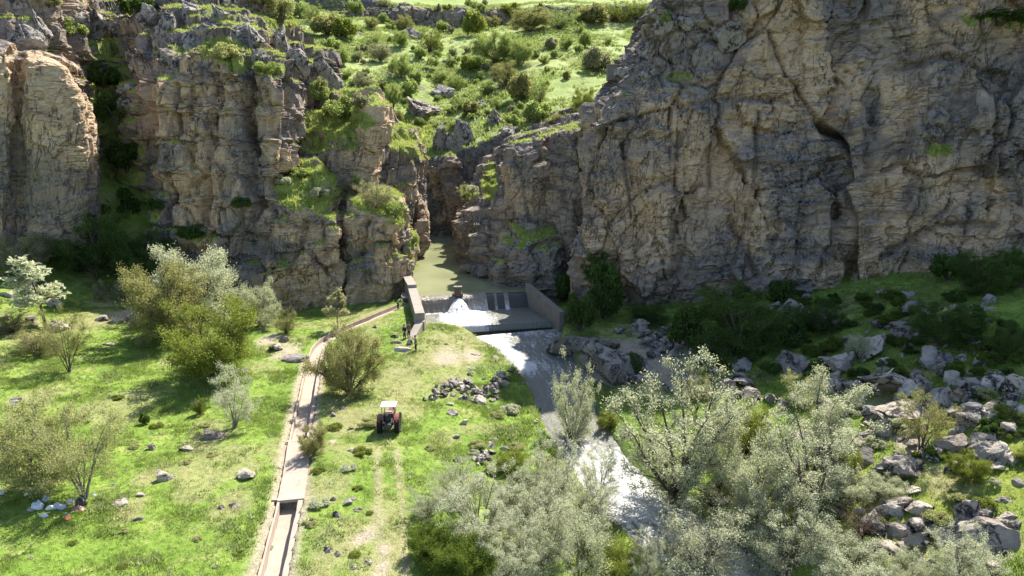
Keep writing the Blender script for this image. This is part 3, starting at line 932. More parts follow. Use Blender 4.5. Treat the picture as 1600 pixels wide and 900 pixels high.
cliff('cliff_slab', GB, terr=(1.5, .95), step=.22, big=.7, block=1.5, bed=.75, dip=.22, grass=.35, tanb=-.12, seed=79, thr=.86, mat=M_CLIFF, grass_at=[(765, 285, 14, 30), (730, 300, 18, 12), (715, 310, 16, 10), (800, 200, 30, 5)])
GC = [
    [(772, 470, 108), (778, 420, 108), (782, 375, 108.5), (798, 350, 110), (815, 335, 115)],
    [(776, 475, 101), (778, 430, 101), (782, 385, 102), (798, 358, 104), (816, 342, 111)],
    [(820, 480, 98.5), (820, 430, 98.5), (820, 390, 99.5), (826, 365, 102), (838, 345, 110)],
    [(865, 485, 98.5), (865, 430, 98.5), (862, 390, 99.5), (860, 365, 102), (865, 345, 110)],
    [(890, 480, 101), (890, 430, 101), (886, 390, 102), (882, 365, 104), (880, 345, 111)],
]
cliff('cliff_outcrop', GC, step=.2, big=.9, block=1.5, bed=.35, grass=.8, tanb=-.18, seed=83, thr=.55, mat=M_CLIFF_GREY)
GD = [
    [(785, 460, 116), (788, 380, 116), (790, 300, 117), (795, 245, 118), (800, 220, 121), (815, 205, 130)],
    [(790, 470, 108), (792, 390, 108), (792, 310, 109), (796, 250, 110), (802, 222, 113), (825, 205, 124)],
    [(828, 475, 105), (828, 390, 105.5), (830, 310, 106.5), (832, 250, 108), (838, 220, 111), (855, 200, 121)],
    [(850, 480, 106.5), (852, 390, 107), (856, 310, 108), (862, 250, 109), (870, 210, 112), (880, 192, 121)],
    [(885, 485, 103), (888, 390, 103.5), (892, 310, 104.5), (900, 250, 106), (905, 205, 109), (905, 186, 119)],
    [(925, 485, 104), (926, 390, 105), (930, 310, 106), (934, 250, 107), (936, 202, 110), (935, 184, 119)],
]
cliff('cliff_column', GD, step=.22, big=1.1, block=1.5, bed=.25, grass=.6, tanb=.08, seed=89, thr=.7, mat=M_CLIFF_BROWN, tan_at=[(845, 290, 30, 50, .5), (910, 240, 14, 30, .5)])

# rock band under the edge of the far plateau
GE = [[(u, v0 + 6, 284), (u, v0 - 8, 285), (u, v1 + 4, 286.5), (u, v1, 288), (u, v1 - 3, 296)] for u, v0, v1 in ((380, 46, 18), (470, 46, 16), (545, 44, 16), (600, 40, 14), (660, 46, 16), (700, 58, 17), (740, 52, 18), (790, 42, 18), (850, 40, 20), (930, 38, 22), (1010, 40, 26), (1100, 44, 30))]
cliff('cliff_ledge', GE, step=.5, big=1.6, block=2.6, bed=.5, grass=.6, tanb=-.3, seed=97, thr=.7, mat=M_CLIFF_GREY)
# ------------------------------------------------------------------ water
def mat_pool():
    m = NM('murky_pool_water')
    p = m.pos()
    n = m.noise(p, .12, 4, .55)
    m.color(m.mix(m.ramp(n, .35, .7), (.22, .235, .12), (.28, .29, .16)))
    m.rough(.12)
    m.b.inputs['Specular IOR Level'].default_value = .35
    m.bump(m.noise(p, 2.2, 3, .5), .10, .08)
    return m.m


def mat_flow(name, base=(.16, .16, .125), foam_lo=.47, foam_hi=.63, foam=(.54, .54, .52), stretch=(1.0, 4.0)):
    """running water with foam streaks that follow the flow (attributes across, along, foam)"""
    m = NM(name)
    cx = m.n.new('ShaderNodeCombineXYZ')
    m.l.new(m.math('MULTIPLY', m.attr('across'), stretch[1]), cx.inputs[0])
    m.l.new(m.math('MULTIPLY', m.attr('along'), stretch[0]), cx.inputs[1])
    v = cx.outputs[0]
    n1 = m.noise(v, .55, 6, .68, 1.2)
    n2 = m.noise(m.pos(), 3.2, 5, .7, .6)
    k = m.math('ADD', m.math('MULTIPLY', n1, .62), m.math('MULTIPLY', n2, .38))
    f = m.ramp(m.math('ADD', k, m.math('MULTIPLY', m.math('SUBTRACT', m.attr('foam'), .5), .55)), foam_lo, foam_hi)
    m.color(m.mix(f, base, foam))
    m.rough(m.ramp(f, 0, 1, .28, .8))
    m.b.inputs['Specular IOR Level'].default_value = .4
    m.bump(m.math('ADD', n1, m.math('MULTIPLY', n2, .7)), .8, .22)
    return m.m


M_POOL = mat_pool()
M_RIVER = mat_flow('river_water')
M_FALL = mat_flow('falling_water', (.20, .165, .12), .50, .70, (.66, .64, .60), (1.0, 3.0))

pool = [(-13.0, 93.6), (3.2, 97.0), (9, 101), (12, 118), (6, 140), (2, 165), (-34, 165), (-24, 130), (-18, 112), (-15.6, 103)]
me = bpy.data.meshes.new('pool_water')
me.from_pydata([(x, y, POOL_Z) for x, y in pool], [], [list(range(len(pool)))])
link('pool_water', me, M_POOL, kind='structure')

# river: a strip along the path with standing waves
na = 40
S = np.r_[0, np.cumsum(np.hypot(np.diff(RIV[:, 0]), np.diff(RIV[:, 1])))]
nS = int(S[-1] / .18)
sv = np.linspace(0, S[-1], nS)
rp = np.stack([np.interp(sv, S, RIV[:, k]) for k in range(4)], 1)
tg = np.gradient(rp[:, :2], axis=0)
tg /= np.linalg.norm(tg, axis=1, keepdims=True)
nr = np.stack([-tg[:, 1], tg[:, 0]], 1)
ac = np.linspace(-1.45, 1.45, na)
RX = rp[:, None, 0] + nr[:, None, 0] * ac[None] * rp[:, None, 3]
RY = rp[:, None, 1] + nr[:, None, 1] * ac[None] * rp[:, None, 3]
rap = sst(26, 42, sv)[:, None]
foam = .45 + .32 * rap + .22 * fbm(RX * .12, RY * .12, o=3, s=61) + .18 * (1 - sst(0, 4, sv))[:, None] - .1 * np.abs(ac)[None]  # rapids whitened in colour for foam and sun glare alike
foam = foam + .35 * np.exp(-((ac[None] + .62) / .25) ** 2) * (1 - sst(8, 22, sv))[:, None]        # white edge along the near bank
RZ = rp[:, None, 2] + (.05 + .09 * rap) * fbm(RX * .8, RY * .8, o=4, s=62) + .03 * pn(RX * 3, RY * 3, s=63)
ri = np.arange(RX.size).reshape(RX.shape)
rq = np.stack([ri[:-1, :-1], ri[1:, :-1], ri[1:, 1:], ri[:-1, 1:]], -1).reshape(-1, 4)
nrm_up = np.cross(np.array([RX[1, 0] - RX[0, 0], RY[1, 0] - RY[0, 0], 0]), np.array([RX[0, 1] - RX[0, 0], RY[0, 1] - RY[0, 0], 0]))[2] > 0
link('river_water', mesh_np('river_water', np.stack([RX, RY, RZ], -1), rq if nrm_up else rq[:, ::-1],
     {'across': ac[None] * rp[:, None, 3] + RX * 0, 'along': sv[:, None] + RX * 0, 'foam': foam}), M_RIVER, kind='structure')

# ------------------------------------------------------------------ weir, walls, canal
def mat_concrete(name, c, stain=.5, rough_=.9):
    m = NM(name)
    p = m.pos()
    n1 = m.noise(p, .9, 6, .65, .4)
    n2 = m.noise(p, 7, 5, .7)
    k = m.mix(m.ramp(n1, .3, .7), tuple(x * .86 for x in c), tuple(min(1, x * 1.08) for x in c))
    k = m.mix(m.ramp(n2, .55, .8, 0, .5), k, tuple(x * .62 for x in c))
    k = m.mix(m.ramp(m.noise(m.pos((2, 2, .3)), 1.2, 5, .65), .55, .75, 0, stain), k, (c[0] * .45, c[1] * .42, c[2] * .36))
    m.color(k)
    m.rough(rough_)
    m.bump(m.math('ADD', n1, n2), .35, .05)
    return m.m


M_CONC = mat_concrete('pale_concrete', (.30, .262, .22), .7)
M_CONC_FLOOR = mat_concrete('canal_floor_concrete', (.38, .305, .24), .45)
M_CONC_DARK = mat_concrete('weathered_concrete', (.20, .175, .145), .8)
M_CONC_WET = mat_concrete('wet_concrete', (.075, .068, .058), .6, .35)


def strip_solid(name, pts, parent, mat, bevel=.04, bottom=None, **props):
    """a wall along stations (x, y, ztop, zbottom, half width): real thickness, ends closed"""
    A = np.array(pts, float)
    t = np.gradient(A[:, :2], axis=0)
    t /= np.linalg.norm(t, axis=1, keepdims=True) + 1e-9
    n = np.stack([t[:, 1], -t[:, 0]], 1)
    vs_, fs = [], []
    for i, (x, y, zt, zb, w) in enumerate(A):
        for sx, z in ((-1, zb), (1, zb), (1, zt), (-1, zt)):
            vs_.append((x + n[i, 0] * w * sx, y + n[i, 1] * w * sx, z))
    for i in range(len(A) - 1):
        a, b = i * 4, i * 4 + 4
        for k in range(4):
            k2 = (k + 1) % 4
            fs.append([a + k, b + k, b + k2, a + k2])
    fs.append([0, 1, 2, 3])
    e = (len(A) - 1) * 4
    fs.append([e + 3, e + 2, e + 1, e])
    me = bpy.data.meshes.new(name)
    me.from_pydata(vs_, [], fs)
    me.update()
    o = link(name, me, mat, parent, **props)
    if bevel:
        m = o.modifiers.new('bevel', 'BEVEL')
        m.width = bevel
        m.segments = 2
    return o


# weir body
wa, wb = WL0, WL1
wdir = (wb - wa)[:2]
wlen = np.hypot(*wdir)
wdir /= wlen
wn_ = np.array([wdir[1], -wdir[0]])            # towards the camera
WPROF = [(-.9, -2.0), (-.9, 1.25), (-.35, 1.42), (0, 1.46), (.3, 1.38), (.6, 1.12), (.85, .7), (1.1, .15), (1.45, -.42), (1.6, -.75), (1.6, -2.0)]


def weir_surface(prof, lift, k0, k1, n, noise=0.0):
    kk = np.linspace(k0, k1, n)
    V = np.zeros((n, len(prof), 3))
    for j, (o_, z_) in enumerate(prof):
        V[:, j, 0] = wa[0] + wdir[0] * kk * wlen + wn_[0] * (o_ + lift)
        V[:, j, 1] = wa[1] + wdir[1] * kk * wlen + wn_[1] * (o_ + lift)
        V[:, j, 2] = z_ + lift
    return V, kk


wt = thing('weir', tuple((wa + wb) / 2 + np.array([0, 0, -2.5])), 'low concrete weir across the mouth of the gorge', 'weir')
wl_ = Vector(wt.location)
V, kk = weir_surface(WPROF, 0, -.02, 1.03, 30)
ii = np.arange(V.shape[0] * V.shape[1]).reshape(V.shape[:2])
link('weir_face', mesh_np('weir_face', V - np.array(wl_), np.stack([ii[:-1, :-1], ii[:-1, 1:], ii[1:, 1:], ii[1:, :-1]], -1).reshape(-1, 4)), M_CONC_WET, wt)
# water going over it: thick and rough on the lit part, thin veils on the rest
FP = np.array([(-.9, 1.50), (-.5, 1.49), (-.2, 1.47), (0, 1.46), (.3, 1.38), (.6, 1.12), (.85, .7), (1.1, .15), (1.45, -.42), (1.9, -.50)])
tt = np.linspace(0, len(FP) - 1, 46)
FPF = np.stack([np.interp(tt, np.arange(len(FP)), FP[:, k]) for k in (0, 1)], 1)


def veil(name, k0, k1, fo, thick, label):
    V, kk = weir_surface(FPF, .03, k0, k1, max(8, int((k1 - k0) * 150)))
    rgh = thick * (.5 + .5 * fbm(kk[:, None] * 60, tt[None] * .25 + 0 * kk[:, None], o=4, s=71 + k0))
    fallw = sst(3, 12, tt * 1.0)[None] if False else sst(.2, .5, np.linspace(0, 1, len(tt)))[None]
    V[..., 0] += wn_[0] * rgh * fallw
    V[..., 1] += wn_[1] * rgh * fallw
    V[..., 2] += rgh * fallw * .5
    ii = np.arange(V.shape[0] * V.shape[1]).reshape(V.shape[:2])
    foam = fo + .25 * sst(.6, 1, np.linspace(0, 1, len(tt)))[None] + 0 * kk[:, None]
    return link(name, mesh_np(name, V, np.stack([ii[:-1, :-1], ii[:-1, 1:], ii[1:, 1:], ii[1:, :-1]], -1).reshape(-1, 4),
                {'across': kk[:, None] * wlen + 0 * tt[None], 'along': tt[None] * .06 + 0 * kk[:, None], 'foam': foam}), M_FALL, kind='structure')


veil('falling_water', -.01, .315, .38, .10, '')
veil('falling_water', .37, .60, .46, .10, '')
veil('falling_water', .665, .69, .35, .04, '')
veil('falling_water', .755, .80, .40, .04, '')

# apron: a concrete floor with a thin sheet of water, and the step at its end
AL0, AL1 = np.array([-11.9, 84.4]), np.array([7.2, 88.9])
ap = thing('weir_apron', (0, 88, -2.6), 'flat concrete apron below the weir, ending in a step', 'apron')
apo = np.array([0, 88, -2.6])
q = [(-12.4, 84.3), (7.6, 88.8), (4.6, 97.5), (-13.2, 94.2)]
mb = MB()
pts = [(x, y, -2.4) for x, y in q] + [(x, y, APRON_Z - .1) for x, y in q]
mb.add([np.array(p_) - apo for p_ in pts], [(0, 3, 2, 1), (4, 5, 6, 7), (0, 1, 5, 4), (1, 2, 6, 5), (2, 3, 7, 6), (3, 0, 4, 7)])
mb.build('apron_floor', M_CONC_WET, ap)
an, am_ = 110, 70
a_ = np.linspace(0, 1, an)[:, None]
b_ = np.linspace(-.005, 1, am_)[None]
AX = (q[0][0] * (1 - a_) + q[1][0] * a_) * (1 - b_) + (q[3][0] * (1 - a_) + q[2][0] * a_) * b_
AY = (q[0][1] * (1 - a_) + q[1][1] * a_) * (1 - b_) + (q[3][1] * (1 - a_) + q[2][1] * a_) * b_ - .12
jet = np.exp(-(((AX + 6.6) / 2.3) ** 2 + ((AY - 90.3) / 3.4) ** 2))
jet2 = np.exp(-(((AX + 5.8 - (90 - AY) * .25) / 3.2) ** 2)) * sst(95, 91, AY)
AZ = APRON_Z + .05 + .05 * fbm(AX * .9, AY * .9, o=3, s=81) + jet * (.35 + .5 * np.abs(fbm(AX * 1.1, AY * 1.1, o=4, s=82)))
AZ = AZ - .0 * b_
afoam = .16 + .12 * sst(2.5, -3, AX) + .85 * jet + .50 * jet2 + .1 * fbm(AX * .3, AY * .3, o=3, s=83)
AZ[:, 0] = -1.25
AZ[:, 1] = np.where(a_[:, 0] < .45, APRON_Z - .15, AZ[:, 1])
ii = np.arange(AX.size).reshape(AX.shape)
link('apron_water', mesh_np('apron_water', np.stack([AX, AY, AZ], -1), np.stack([ii[:-1, :-1], ii[1:, :-1], ii[1:, 1:], ii[:-1, 1:]], -1).reshape(-1, 4),
     {'across': AX, 'along': AY, 'foam': afoam}), M_RIVER, kind='structure')

# pier with a small gate in the middle of the crest, and the white jet under it
M_RUST = flat_mat('rusty_brown_steel', (.12, .075, .05), .8, var=.4, scale=6)
pk = np.array([wa[0] + wdir[0] * .345 * wlen, wa[1] + wdir[1] * .345 * wlen])
pt = thing('sluice_pier', (pk[0], pk[1], -.5), 'stubby dark sluice gate standing in the middle of the weir crest', 'sluice gate')
MB().box((0, .1, 1.35), (.95, .5, 2.5)).build('pier', M_CONC_DARK, pt, bevel=.04)
MB().box((0, -.2, 2.55), (.75, .12, .95)).box((-.4, -.2, 2.6), (.12, .22, 1.3)).box((.4, -.2, 2.6), (.12, .22, 1.3)).build('gate_leaf', M_RUST, pt, bevel=.02)
MB().box((0, .05, 3.22), (1.15, .55, .12)).build('cap', M_CONC, pt, bevel=.03)
MB().tube([(0, 0, 3.28), (0, 0, 4.1)], .03, 6).build('gate_stem', M_RUST, pt)
for sx in (-.62, .62):
    MB().box((sx, -.05, 1.9), (.2, .7, .8)).build('cheek', M_CONC_WET, pt, bevel=.03)
# the jet: a fan of broken white water
jn, jm = 30, 26
ja = np.linspace(-1, 1, jn)[:, None]
jb = np.linspace(0, 1, jm)[None]
JX = pk[0] + .15 + ja * (.28 + 1.5 * jb) + .25 * jb
JY = pk[1] - .4 - 3.4 * jb + .5 * ja ** 2 * jb
JZ = 1.15 - 1.5 * jb ** 1.5 - .25 * ja ** 2 * jb + (.06 + .4 * jb) * np.abs(fbm(JX * 1.4, JY * 1.4, ja * 2 + jb * 0, o=4, s=91)) + .05
ii = np.arange(JX.size).reshape(JX.shape)
link('jet_water', mesh_np('jet_water', np.stack([JX, JY, JZ], -1), np.stack([ii[:-1, :-1], ii[1:, :-1], ii[1:, 1:], ii[:-1, 1:]], -1).reshape(-1, 4)[:, ::-1],
     {'across': JX, 'along': JY * .4, 'foam': 1.0 + 0 * JX}), M_RIVER, kind='structure')

# left wing wall: three stepped lengths, then a low wall running down to the meadow
lw = thing('weir_wall', (-13.5, 95, -.6), 'long pale concrete wall stepping down along the left bank beside the weir', 'wall')
o_ = np.array([-13.5, 95, -.6])


def wall_part(name, a, b, w, mat, parent=None, org=None, n=6):
    a, b = np.array(a, float), np.array(b, float)
    st = []
    for t in np.linspace(0, 1, n):
        p_ = a + (b - a) * t
        st.append((p_[0] - org[0], p_[1] - org[1], p_[2] - org[2] + .02 * math.sin(t * 9 + a[1]), p_[3] - org[2], w))
    return strip_solid(name, st, parent, mat)


def wz(u, v, z, zb):
    x, y, _ = PZ(u, v, z)
    return (x, y, z, zb)


wall_part('wall_section', wz(636, 431, 3.0, -1.5), wz(644, 445, 3.0, -1.5), .62, M_CONC, lw, o_)
wall_part('wall_section', wz(643.5, 448, 2.55, -1.5), wz(656, 489, 2.55, -1.5), .58, M_CONC, lw, o_)
wall_part('wall_section', wz(657.5, 494, 1.9, -1.5), wz(655, 503, 1.55, -1.5), .62, M_CONC, lw, o_)
wall_part('wall_section', wz(655, 503.5, 1.5, -1.5), wz(641, 529, .55, -1.5), .45, M_CONC, lw, o_)
# sluice slab over the canal inlet beside the wall
sl = thing('inlet_slab', PZ(634, 467, 1.0), 'small concrete slab over the canal inlet beside the wall', 'slab')
MB().box((0.2, 0, .45), (1.6, 2.6, .22), rz=.15).build('slab', M_CONC, sl, bevel=.04)
MB().box((0.2, .9, -.3), (1.5, .25, 1.3), rz=.15).build('support', M_CONC_DARK, sl, bevel=.03)

rw = thing('retaining_wall', (5.5, 93, -1), 'grey concrete retaining wall in shade on the right side of the weir', 'wall')
o_ = np.array([5.5, 93, -1])
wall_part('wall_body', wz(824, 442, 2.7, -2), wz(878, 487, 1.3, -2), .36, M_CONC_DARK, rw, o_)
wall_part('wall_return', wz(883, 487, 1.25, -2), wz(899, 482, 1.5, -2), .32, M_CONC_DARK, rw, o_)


# canal
def can_off(k0, k1, off, ztop, zbot, hw, every=3):
    sel = [i for i in range(int(k0), int(k1) + 1, every)]
    if sel[-1] != int(k1):
        sel.append(int(k1))
    C = CAN
    t = np.gradient(C[:, :2], axis=0)
    t /= np.linalg.norm(t, axis=1, keepdims=True)
    n = np.stack([-t[:, 1], t[:, 0]], 1)          # to the left-hand side when walking down the canal is +x ... towards the river
    out = []
    for i in sel:
        j = .02 * math.sin(i * 1.7) + .012 * math.sin(i * .63)
        out.append((C[i, 0] + n[i, 0] * off, C[i, 1] + n[i, 1] * off, C[i, 2] + ztop + j, C[i, 2] + zbot, hw + .5 * j))
    return out


kA, kB, kN = CAN_COVER[0], CAN_COVER[1], len(CAN) - 1
ct = thing('irrigation_canal', (0, 0, 0), 'narrow pale concrete irrigation canal running through the meadow', 'canal')
for k0, k1, dp in ((0, kA, .5), (kB, kN, .72)):
    strip_solid('canal_floor', can_off(k0, k1, 0, -dp, -dp - .25, .60), ct, M_CONC_FLOOR, 0)
    strip_solid('canal_wall', can_off(k0, k1, .74, .0, -1.15, .15), ct, M_CONC_FLOOR, .03)
    strip_solid('canal_wall', can_off(k0, k1, -.67, .0, -1.15, .07), ct, M_CONC_FLOOR, .02)
strip_solid('cover_slab', can_off(kA - 1, kB + 1, .1, .10, -.12, .86, 2), ct, M_CONC_FLOOR, .03)
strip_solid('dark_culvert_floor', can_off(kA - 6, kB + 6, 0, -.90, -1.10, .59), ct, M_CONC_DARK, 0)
for kk_ in (kA, kB):
    x, y, z, w = CAN[int(kk_)]
    MB().box((x - .05, y - .05, z + .03), (2.1 if kk_ == kB else 1.7, .22, .14), rz=.12).build('lintel', M_CONC_FLOOR, ct, bevel=.03)
# reed matting of the burnt heap comes with the plants
# ------------------------------------------------------------------ stones
def mat_boulder(name, k=1.0, warm=0.0):
    m = NM(name)
    p = m.pos()
    n1 = m.noise(p, .9, 5, .65, .5)
    n2 = m.noise(p, 4.5, 6, .7)
    r = m.rand_obj()
    a = (.28 * k, (.252 - warm * .01) * k, (.215 - warm * .03) * k)
    b = (.52 * k, (.475 - warm * .02) * k, (.41 - warm * .05) * k)
    c = m.mix(m.ramp(n1, .3, .7), a, b)
    c = m.mix(m.math('MULTIPLY', r, .6), c, (.36 * k, .285 * k, .215 * k))
    c = m.mix(m.ramp(n2, .55, .68, 0, .75), c, (.075, .068, .06))
    c = m.mix(m.ramp(n2, .42, .30, 0, .6), c, (.52 * k, .50 * k, .46 * k))
    c = m.mix(m.math('MULTIPLY', m.ramp(m.noise(p, .8, 4, .6, .8), .48, .6), m.ramp(n2, .36, .50)), c, (.05, .046, .042))
    m.color(c)
    m.bump(m.math('ADD', n1, n2), 1.0, .3)
    return m.m


M_BOULDER = mat_boulder('grey_boulder')
M_PALE = mat_boulder('pale_stone', 1.35, .6)
M_DARKB = mat_boulder('dark_lichen_boulder', .72)


def stone_mesh(seed, sub=3, rough=.12, cuts=9):
    rs = np.random.RandomState(seed)
    bm = bmesh.new()
    bmesh.ops.create_icosphere(bm, subdivisions=sub, radius=1.0)
    V = np.array([v.co for v in bm.verts])
    for _ in range(cuts):
        d = rs.normal(size=3)
        d /= np.linalg.norm(d)
        lim = rs.uniform(.34, .70)
        t = V @ d
        V = V - np.clip(t - lim, 0, None)[:, None] * d
    n = fbm(V[:, 0] * 1.3, V[:, 1] * 1.3, V[:, 2] * 1.3, o=4, s=seed)
    f = fbm(V[:, 0] * 4, V[:, 1] * 4, V[:, 2] * 4, o=3, s=seed + 3)
    V = V / np.percentile(np.linalg.norm(V, axis=1), 90)
    V = V * (1 + rough * n + rough * .4 * f)[:, None]
    V[:, 2] -= V[:, 2].min() * .55
    for v, c in zip(bm.verts, V):
        v.co = c
    me = bpy.data.meshes.new('stone')
    bm.to_mesh(me)
    bm.free()
    try:
        me.set_sharp_from_angle(angle=rad(28))
    except Exception:
        pass
    me.polygons.foreach_set('use_smooth', np.full(len(me.polygons), True))
    if hasattr(me, 'set_sharp_from_angle'):
        me.set_sharp_from_angle(angle=rad(26))
    return me


STONE_S = [stone_mesh(100 + i, 2, .14, 11) for i in range(8)]       # small ones
STONE_L = [stone_mesh(200 + i, 4, .20, 13) for i in range(7)]      # boulders
def crag_mesh(seed):
    me = stone_mesh(seed, 5, .10, 9)
    V = np.zeros(len(me.vertices) * 3, np.float32)
    me.vertices.foreach_get('co', V)
    V = V.reshape(-1, 3)
    f1, f2, rid, o_, g_ = worley(V[:, 0] * 2.2, V[:, 1] * 2.2, V[:, 2] * 1.2, seed)
    g1, g2, rid2, o2, h2 = worley(V[:, 0] * 5, V[:, 1] * 5, V[:, 2] * 3.5, seed + 1)
    k = 1 + .30 * (rid - .5) + .16 * (rid2 - .5) - .12 * np.exp(-(f2 - f1) / .06)
    V[:, :2] *= k[:, None]
    V[:, 2] *= .9 + .2 * rid
    me.vertices.foreach_set('co', V.ravel())
    me.update()
    return me


CRAG = [crag_mesh(500 + i) for i in range(6)]
_var = {}


def stone_var(me, mat):
    k = (me.name, mat.name)
    if k not in _var:
        c = me.copy()
        c.materials.clear()
        c.materials.append(mat)
        _var[k] = c
    return _var[k]


_ri = [0]


def stone(u, v, wpx, hpx, label, name='boulder', mat=None, group=None, cat='boulder', depth=.9, rz=None, tilt=.25, lift=0.0, at=None, big=None, pool=None):
    """a stone whose foot is seen at pixel (u, v), wpx wide and hpx tall in the photo"""
    _ri[0] += 1
    r = random.Random(_ri[0] * 13 + 5)
    p = at or hit(u, v)
    k = ppm(p)
    w, h = wpx / k, hpx / k
    h = max(.12, h * .85)
    big = (wpx > 22) if big is None else big
    me = stone_var(r.choice(pool or (STONE_L if big else STONE_S)), mat or M_BOULDER)
    o = bpy.data.objects.new(name, me)
    COL.objects.link(o)
    o.scale = (w * .56, w * .56 * depth, h * .62)
    o.rotation_euler = (r.uniform(-tilt, tilt), r.uniform(-tilt, tilt), r.uniform(-.5, .5) + (r.choice((0, math.pi)) if rz is None else rz))
    o.location = (p[0], p[1] + w * .3 * depth, p[2] - h * .20 + lift)
    o['label'] = label
    o['category'] = cat
    if group:
        o['group'] = group
    return o


# rocks in the left meadow
for a in [
    (378, 748, 34, 24, 'pale flat-topped block lying alone on the grass left of the canal', M_PALE),
    (252, 753, 30, 26, 'brownish split rock in the left meadow below the two small rocks', M_PALE),
    (287, 705, 24, 14, 'low pale rock in the left meadow beside a dark one', M_PALE),
    (234, 704, 16, 15, 'small pale rock with a dark shaded foot in the left meadow', M_PALE),
    (328, 688, 40, 20, 'dark rough rock at the foot of the small grey tree', M_DARKB),
    (183, 793, 30, 12, 'flat pale stone sunk in the grass right of the rubbish heap', M_PALE),
    (216, 776, 18, 10, 'small flat stone in bare grass between the bare shrub and the brown split rock', M_PALE),
    (20, 630, 22, 14, 'small grey rock at the far left above the yellowish shrub', M_BOULDER),
    (306, 632, 26, 10, 'flat white stone in the shadow edge of the large green bush', M_PALE),
    (180, 505, 24, 16, 'pale rock with a dark face beside the bare stony patch', M_PALE),
    (156, 502, 20, 26, 'upright pale rock among weeds in the upper left meadow', M_PALE),
    (205, 503, 36, 26, 'broad pale stony rock left of the large bushes', M_PALE),
    (80, 518, 34, 24, 'pinkish boulder beside the trunk of the small thin tree', M_PALE),
    (48, 503, 22, 24, 'dark-faced boulder left of the small thin tree', M_BOULDER),
    (45, 540, 34, 20, 'low weathered rock below the small thin tree', M_BOULDER),
    (78, 480, 30, 26, 'pale boulder under the crown of the small thin tree', M_PALE),
    (10, 465, 26, 20, 'pale rock at the left edge of the upper meadow', M_PALE),
    (40, 460, 40, 34, 'large pale rock behind the pale bush at the left edge', M_PALE),
    (8, 500, 20, 14, 'small pale rock low at the left edge of the upper meadow', M_PALE),
    (168, 540, 20, 10, 'small flat stone on open grass left of the large green bush', M_PALE),
    (430, 548, 26, 22, 'brown boulder by the charred heap beside the canal', M_BOULDER),
    (440, 535, 20, 16, 'small dark brown boulder behind the charred heap', M_DARKB),
    (365, 795, 22, 10, 'rough grey stone in dry grass left of the covered canal', M_BOULDER),
    (345, 797, 14, 8, 'little grey stone beside the rough grey stone in dry grass', M_BOULDER),
    (213, 815, 20, 8, 'dark low stone in the grass below the rubbish heap', M_DARKB),
    (18, 405, 60, 60, 'large grey lichen-covered boulder in shade at the left edge below the cliff', M_DARKB),
    (105, 418, 22, 12, 'small grey stone in the shade below the left cliff', M_BOULDER),
    (135, 423, 28, 10, 'flat grey stone in the shade below the left cliff', M_BOULDER),
]:
    stone(*a[:5], mat=a[5], name='rock', cat='rock')

# the two rubble heaps beside the tractor and the loose stones round them
rr = random.Random(3)


def heap(spots, n, wlo, whi, label, group, mats, seed, pile=1.0):
    q = random.Random(seed)
    for i in range(n):
        cu, cv, su, sv_ = q.choice(spots)
        g1, g2 = q.gauss(0, .45), q.gauss(0, .45)
        uu, vv = cu + su * g1, cv + sv_ * g2
        w = q.uniform(wlo, whi)
        lift = pile * max(0, 1 - math.hypot(g1, g2)) * .55
        stone(uu, vv, w, w * q.uniform(.55, .9), label, name='stone', cat='stone', mat=q.choice(mats), group=group, tilt=.6, lift=lift)


